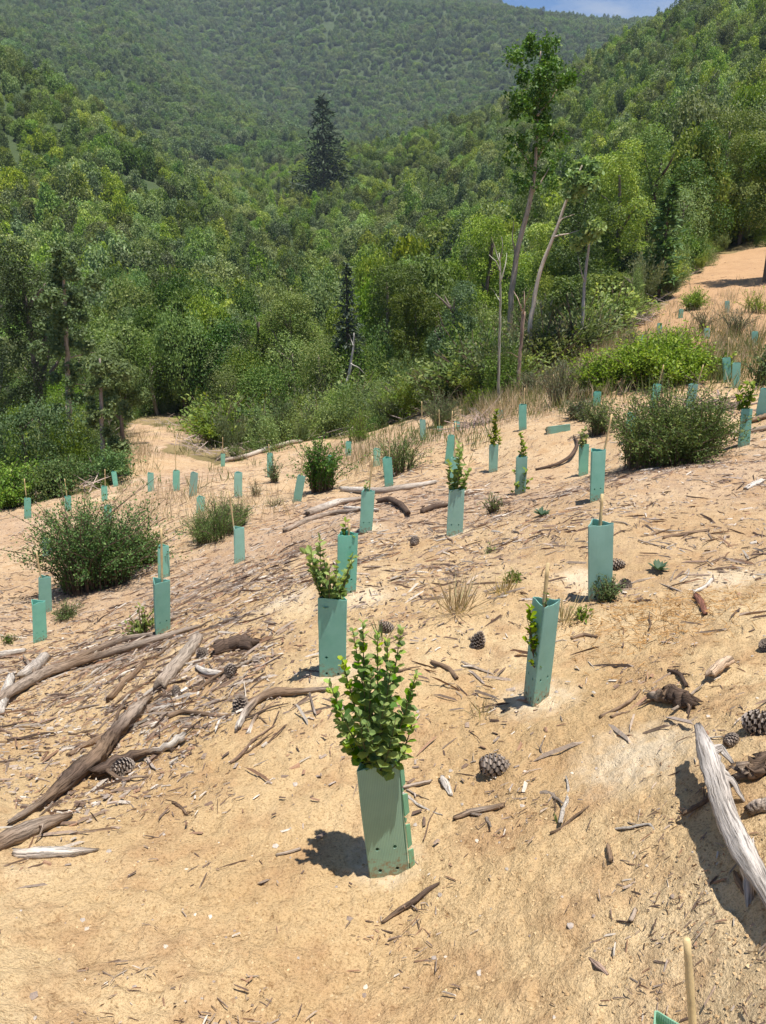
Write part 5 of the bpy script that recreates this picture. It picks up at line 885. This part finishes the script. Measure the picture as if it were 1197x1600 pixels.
# ------------------------------------------------------------------ pine cones
def cone_mesh(seed, openness=.5):
    mb = MB(); n = 74; tube(mb, [(0, 0, .02), (0, 0, .5), (0, 0, .96)], [.12, .2, .06], 8, (.10, .07, .05), n=6)
    for i in range(n):
        u = i / n; z = .04 + .9 * u; r = .34 * math.sin(math.pi * min(1, .16 + .80 * u)) ** .8; a = i * 2.39996; e = np.array([math.cos(a), math.sin(a), 0]); s = np.array([-math.sin(a), math.cos(a), 0]); w = .085 * (1.1 - .5 * u); o = e * r + np.array([0, 0, z]); b = e * r * .35 + np.array([0, 0, z - .05]); up = np.array([0, 0, 1.])
        V = [b - s * w * .5, b + s * w * .5, o + s * w + up * .05, o + e * .05 + up * .085, o - s * w + up * .05, o + s * w * .9 - up * .0 + e * .02, o - s * w * .9 + e * .02]; g = random.uniform(.8, 1.2)
        mb.add(V, [[0, 1, 2, 4], [2, 5, 6, 4]], [[4, 2, 3], [0, 6, 5], [0, 5, 1]], [(.13, .09, .07)] * 2 + [(.26 * g, .21 * g, .17 * g)] * 3 + [(.32 * g, .27 * g, .23 * g)] * 2)
    return mb.mesh('pine_cone', M['cone'])
CONES = [cone_mesh(i) for i in range(3)]
CL = [(773, 1206, 44, 100, 'weathered pine cone alone on the sand right of the front sapling'), (1186, 1142, 50, 65, 'large grey pine cone at the right edge above the driftwood'), (747, 1008, 28, 15, 'grey pine cone standing on end in the middle of the slope'), (604, 985, 22, 60, 'grey pine cone just above the tips of the front sapling'), (376, 1106, 30, 20, 'dark pine cone left of the forked grey branch'), (316, 1026, 22, 40, 'small pine cone between the grey log end and the short dark log'),
 (361, 1054, 24, 95, 'dark pine cone just below the short dark log'), (276, 1084, 18, 60, 'small pine cone at the foot of the grey log end'), (963, 888, 24, 80, 'pine cone behind the fine-leaved plant of the broad staked shelter'), (976, 920, 24, 60, 'pine cone beside the fine-leaved plant, lower of the two there'), (648, 850, 18, 70, 'dark pine cone below the wide shelter'), (192, 1208, 36, 70, 'dark pine cone tucked under the thick rough log'), (1142, 1162, 26, 80, 'broken grey pine cone at the top end of the driftwood'), (1196, 1015, 26, 50, 'dark pine cone cut by the right picture edge')]
for i, (x, y, s, tilt, lab) in enumerate(CL):
    p = at(x, y); k = dpx(p) / F; o = thing('pine_cone', lab, 'pine cone', p + np.array([0, 0, s * k * .28]), 'fallen pine cones', CONES[i % 3]); S = s * k * 1.15; o.scale = (S, S, S); q = R(tilt); a = random.uniform(0, 6.28); o.rotation_euler = (q, 0, a)
    off = Matrix.Rotation(a, 3, 'Z') @ Matrix.Rotation(q, 3, 'X') @ Vector((0, 0, -.5 * S)); o.location = Vector(o.location) + off
# ------------------------------------------------------------------ countless small stuff: litter, clods, needles, grass
def ground_pts(n, rmin, rmax, power=1.0, dens=None, amax=.62):
    u = RNG.random(n); d = rmin * (rmax / rmin) ** (u ** power); a = RNG.uniform(-amax, amax, n); x, y = d * np.sin(a), d * np.cos(a); k = bare(x, y) > .5
    if dens is not None: k &= RNG.random(n) < dens(x, y, d, a)
    x, y, d = x[k], y[k], d[k]; return np.stack([x, y, gz(x, y)], 1), d
def prism(mb, P, D, N, ln, wd, th, col):
    n = len(P); D = nrm(D); S = nrm(np.cross(D, N)); N = np.cross(S, D); ln, wd, th = (np.broadcast_to(q, n)[:, None] for q in (ln, wd, th)); j = lambda: 1 + RNG.uniform(-.35, .35, (n, 1))
    V = np.stack([P - D * ln * .5 - S * wd * .5 * j(), P + D * ln * .5 * j() - S * wd * .5 * j(), P + D * ln * .5 + S * wd * .5 * j(), P - D * ln * .5 * j() + S * wd * .5, P - D * ln * .3 + N * th * j(), P + D * ln * .35 + N * th * j()], 1).reshape(-1, 3); i = np.arange(n)[:, None] * 6
    mb.add(V, np.concatenate([i + np.array([[0, 1, 5, 4]]), i + np.array([[2, 3, 4, 5]])]), np.concatenate([i + np.array([[1, 2, 5]]), i + np.array([[3, 0, 4]])]), np.repeat(col, 6, 0))
PAL = np.array([(.27, .20, .15), (.19, .13, .095), (.36, .29, .23), (.12, .08, .06), (.50, .44, .37), (.29, .175, .11), (.31, .25, .205)])
def litter(name, n, rmin, rmax, lo, hi, seed, dens, wr=(.06, .18), w=None, label=''):
    P, d = ground_pts(n, rmin, rmax, .9, dens); n = len(P); a = RNG.normal(.5, 1.0, n); D = np.stack([np.cos(a), np.sin(a), RNG.normal(0, .12, n)], 1); e_ = .04; D[:, 2] += ((gz(P[:, 0] + e_ * D[:, 0], P[:, 1] + e_ * D[:, 1]) - gz(P[:, 0] - e_ * D[:, 0], P[:, 1] - e_ * D[:, 1])) / (2 * e_)); ln = lo + (hi - lo) * RNG.random(n) ** 2.2
    mb = MB(); c = PAL[RNG.choice(len(PAL), n, p=w)] * RNG.uniform(.75, 1.25, (n, 1)); prism(mb, P + np.c_[np.zeros((n, 2)), .002 + .014 * RNG.random(n) ** 3], D, np.tile([0, 0, 1.], (n, 1)) + RNG.normal(0, .45, (n, 3)), ln, np.maximum(ln * RNG.uniform(*wr, n), .0016), np.maximum(ln * .07, .003), c); return ob(name, mb.mesh(name, M['litter']), kind='stuff', label=label)
zone = lambda x, y, d, a: np.clip(.16 + .55 * vnoise(x, y, .8, 61) + .35 * vnoise(x, y, .25, 62) + .75 * np.clip((d - 3.2) / 3.5, 0, 1) - .25 * np.clip(a * 2, -.6, 1.2) * np.clip((8 - d) / 6, 0, 1), .03, 1) * np.clip((d - 1.9) / 2.2, .03, 1)
litter('twig_litter', 62000, 1.8, 38, .012, .15, 1, lambda x, y, d, a: zone(x, y, d, a) * np.clip(.5 + 1.1 * vnoise(x, y, .5, 69), .05, 1.), (.02, .08), label='fine dry twigs and wood chips covering the slope')
band = [tuple(at(x, y)[:2]) for x, y in ((-200, 1180), (-200, 960), (150, 905), (300, 850), (420, 770), (560, 735), (780, 735), (720, 800), (610, 850), (470, 960), (420, 1120), (300, 1150), (100, 1260))]
inb = lambda x, y: inpoly(x + .3 * vnoise(x, y, .8, 65), y + .3 * vnoise(x, y, .8, 66), band).astype(float)
litter('stick_litter', 40000, 2.2, 14, .02, .19, 5, lambda x, y, d, a: inb(x, y) * np.clip(.45 + .8 * vnoise(x, y, .6, 67), .08, 1) * .8 + .02, (.025, .065), label='dense tangle of dry sticks and slash on the left of the slope')
litter('bark_litter', 60000, 1.7, 20, .005, .04, 2, lambda x, y, d, a: np.clip(zone(x, y, d, a) + .6 * inb(x, y), 0, 1), (.2, .45), label='small bark chips scattered over the soil')
litter('crumb_litter', 15000, 1.1, 6, .006, .04, 3, lambda x, y, d, a: np.clip(-.05 + 1.1 * vnoise(x, y, .33, 64) + .5 * vnoise(x, y, .12, 63), .02, 1), (.03, .14), (.2, .2, .12, .1, .08, .2, .1), label='tiny dark bits of bark and needles on the sand')
Pn, dn = ground_pts(26000, 2.6, 4.6, 1., lambda x, y, d, a: np.exp(-((x - CN[0]) ** 2 / .085 + (y - CN[1]) ** 2 / .075)) if True else 0) if (globals().__setitem__('CN', at(1040, 958)) is None) else None
mb = MB(); n = len(Pn); a = RNG.uniform(0, 6.28, n); prism(mb, Pn + np.c_[np.zeros((n, 2)), RNG.uniform(.001, .012, n)], np.stack([np.cos(a), np.sin(a), RNG.normal(0, .25, n)], 1), np.tile([0, 0, 1.], (n, 1)), RNG.uniform(.02, .06, n), .0022, .0018, np.array([(.42, .24, .09)]) * RNG.uniform(.6, 1.3, (n, 1))); ob('dry_needles', mb.mesh('dry_needles', M['litter']), kind='stuff', label='patch of fallen rusty brown needles right of the broad staked shelter')
def clods(name, n, rmin, rmax, lo, hi, cols, label, dens=None):
    P, d = ground_pts(n, rmin, rmax, .8, dens); n = len(P); ico = np.array([(0, 0, 1), (.9, 0, .3), (.28, .85, .3), (-.73, .53, .3), (-.73, -.53, .3), (.28, -.85, .3), (.6, .5, -.5), (-.3, .75, -.5), (-.8, 0, -.5), (-.3, -.75, -.5), (.6, -.5, -.5)])
    f = [(0, 1, 2), (0, 2, 3), (0, 3, 4), (0, 4, 5), (0, 5, 1), (1, 6, 2), (2, 6, 7), (2, 7, 3), (3, 7, 8), (3, 8, 4), (4, 8, 9), (4, 9, 5), (5, 9, 10), (5, 10, 1), (1, 10, 6)]
    s = lo * (hi / lo) ** (RNG.random(n) ** 2.2); V = P[:, None] + ico[None] * s[:, None, None] * RNG.uniform(.6, 1.35, (n, 11, 3)) * np.array([1, 1, .5]); i = np.arange(n)[:, None] * 11; mb = MB(); c = np.asarray(cols)[RNG.integers(0, len(cols), n)] * RNG.uniform(.85, 1.15, (n, 1))
    mb.add(V.reshape(-1, 3), None, np.concatenate([i + np.array([q]) for q in f]), np.repeat(c, 11, 0)); return ob(name, mb.mesh(name, M['clod']), kind='stuff', label=label)
SO = [(.48, .335, .18), (.52, .38, .215), (.42, .28, .145), (.36, .235, .125)]
clods('soil_clods', 30000, 1.1, 7, .0014, .006, SO, 'small crumbs of sandy soil', lambda x, y, d, a: np.clip(.35 + .9 * vnoise(x, y, .35, 71), .05, 1))
clods('pebbles', 500, 1.1, 9, .003, .012, [(.34, .29, .25), (.46, .40, .34), (.60, .52, .42), (.28, .22, .18)], 'scattered small grey and white stones')
def grass(name, label, zone_px, n, hgt, m, wd=.006):
    xs = []; mb = MB()
    for x0, y0, sx, sy, k in zone_px:
        for _ in range(k): xs.append(at(random.gauss(x0, sx), random.gauss(y0, sy)))
    P = np.array(xs); P = np.repeat(P, n, 0) + RNG.normal(0, .10, (len(P) * n, 3)); P[:, 2] = gz(P[:, 0], P[:, 1]); q = len(P); leaves(mb, P, RNG.normal(0, .3, (q, 3)) + [0, 0, 1.], RNG.normal(0, 1, (q, 3)), hgt * RNG.uniform(.3, 1.1, q), wd, tints(q), fold=0); ob(name, mb.mesh(name, M[m]), kind='stuff', label=label)
grass('dry_grass', 'dry yellow grass along the edge of the clearing', [(1060, 510, 70, 22, 60), (1150, 490, 40, 25, 60), (770, 640, 45, 12, 100), (860, 615, 60, 20, 70), (1150, 545, 40, 25, 90), (1090, 560, 60, 20, 60), (215, 700, 14, 22, 60), (560, 720, 45, 12, 60), (300, 800, 60, 15, 30), (960, 560, 50, 18, 120)], 16, .42, 'straw', .009)
grass('green_grass', 'green weeds and grass along the edge of the clearing', [(870, 600, 70, 25, 230), (1060, 550, 70, 20, 120), (640, 690, 60, 14, 60), (330, 690, 60, 14, 80), (540, 660, 60, 14, 60), (1150, 560, 40, 30, 110), (730, 640, 60, 14, 60), (240, 760, 90, 20, 20)], 14, .36, 'grey_weed', .013)
q = RNG.random(5200); dd_ = 14 * (38 / 14) ** q; aa_ = RNG.uniform(-.5, .5, len(q)); Pd = np.stack([dd_ * np.sin(aa_), dd_ * np.cos(aa_)], 1); kd = (bare(Pd[:, 0], Pd[:, 1]) < .5) & (vnoise(Pd[:, 0], Pd[:, 1], 2.5, 91) > -.2); Pd = Pd[kd]; n = len(Pd); a = RNG.uniform(0, 6.28, n); mb = MB()
Pd = np.c_[Pd, gz(Pd[:, 0], Pd[:, 1]) + RNG.uniform(.02, .45, n) ** 1.6]; prism(mb, Pd, np.stack([np.cos(a), np.sin(a), RNG.normal(.1, .4, n)], 1), np.tile([0, 0, 1.], (n, 1)), RNG.uniform(.25, 1.1, n), RNG.uniform(.008, .03, n), .014, np.array([(.36, .28, .24)]) * RNG.uniform(.5, 1.5, (n, 1))); ob('dead_brush', mb.mesh('dead_brush', M['litter']), kind='stuff', label='grey dead twigs tangled through the forest edge bushes')
# heaps of cut branches
def pile(label, px, py, wpx, hpx, n, col=(.33, .25, .21)):
    B = at(px, py); k = dpx(B) / F; mb = MB()
    for i in range(n):
        c = np.array([random.gauss(0, wpx * k * .3), random.gauss(0, wpx * k * .2), 0]); c[2] = float(gz(B[0] + c[0], B[1] + c[1])) - B[2] + random.uniform(0, hpx * k) * math.exp(-(c[0] / (wpx * k * .4)) ** 2); a = random.uniform(0, 6.28); l = random.uniform(.2, .7); d = np.array([math.cos(a), math.sin(a), random.gauss(.1, .3)]) * l
        tube(mb, [c - d, c + RNG.normal(0, .05, 3), c + d], [random.uniform(.004, .016), .003], 4, np.array(col) * random.uniform(.6, 1.5), n=5, jit=.5)
    return thing('brush_pile', label, 'brush pile', B, None, mb.mesh('brush_pile', M['wood']))
pile('greyish pink heap of cut branches at the forest edge left of the crooked dead stem', 455, 668, 80, 40, 190)
pile('heap of dead branches behind the dark fuzzy shrub, right of the crooked dead stem', 600, 640, 90, 40, 200)
pile('grey heap of branches along the left edge of the bare slope', 985, 512, 60, 18, 110, (.36, .29, .26))
pile('low heap of dead branches at the foot of the dark thicket tree', 735, 625, 60, 22, 110)
pile('dead grey twiggy heap at the right end of the bright bush', 1115, 640, 46, 14, 60, (.28, .21, .18))
pile('scatter of dead branches at the far end of the slope behind the tall staked shelter', 745, 664, 60, 10, 50)

# ------------------------------------------------------------------ haze: the air between here and the mountain
def box(name, a, b):
    x0, y0, z0 = a; x1, y1, z1 = b; V = [(x0, y0, z0), (x1, y0, z0), (x1, y1, z0), (x0, y1, z0), (x0, y0, z1), (x1, y0, z1), (x1, y1, z1), (x0, y1, z1)]
    return mk_mesh(name, V, [(3, 2, 1, 0), (4, 5, 6, 7), (0, 1, 5, 4), (1, 2, 6, 5), (2, 3, 7, 6), (3, 0, 4, 7)])
m = bpy.data.materials.new('haze_air'); m.use_nodes = True; t = m.node_tree; t.nodes.clear(); out = t.nodes.new('ShaderNodeOutputMaterial'); pv = t.nodes.new('ShaderNodeVolumePrincipled'); pv.inputs['Color'].default_value = (.72, .84, 1., 1); pv.inputs['Density'].default_value = .00018; pv.inputs['Anisotropy'].default_value = .0
t.links.new(pv.outputs[0], out.inputs['Volume']); zmin = float(GZ.min()) - 2; zmax = float(GZ.max()) + 40
hb = box('haze', (-1950, -760, zmin), (1950, 2000, zmax)); hb.materials.append(m); ob('haze', hb, kind='stuff', label='thin blue summer haze filling the valley')
print('z', zmin, zmax, 'objects', len(bpy.data.objects), 'tris', sum(len(me.loops) - 2 * len(me.polygons) for me in bpy.data.meshes))
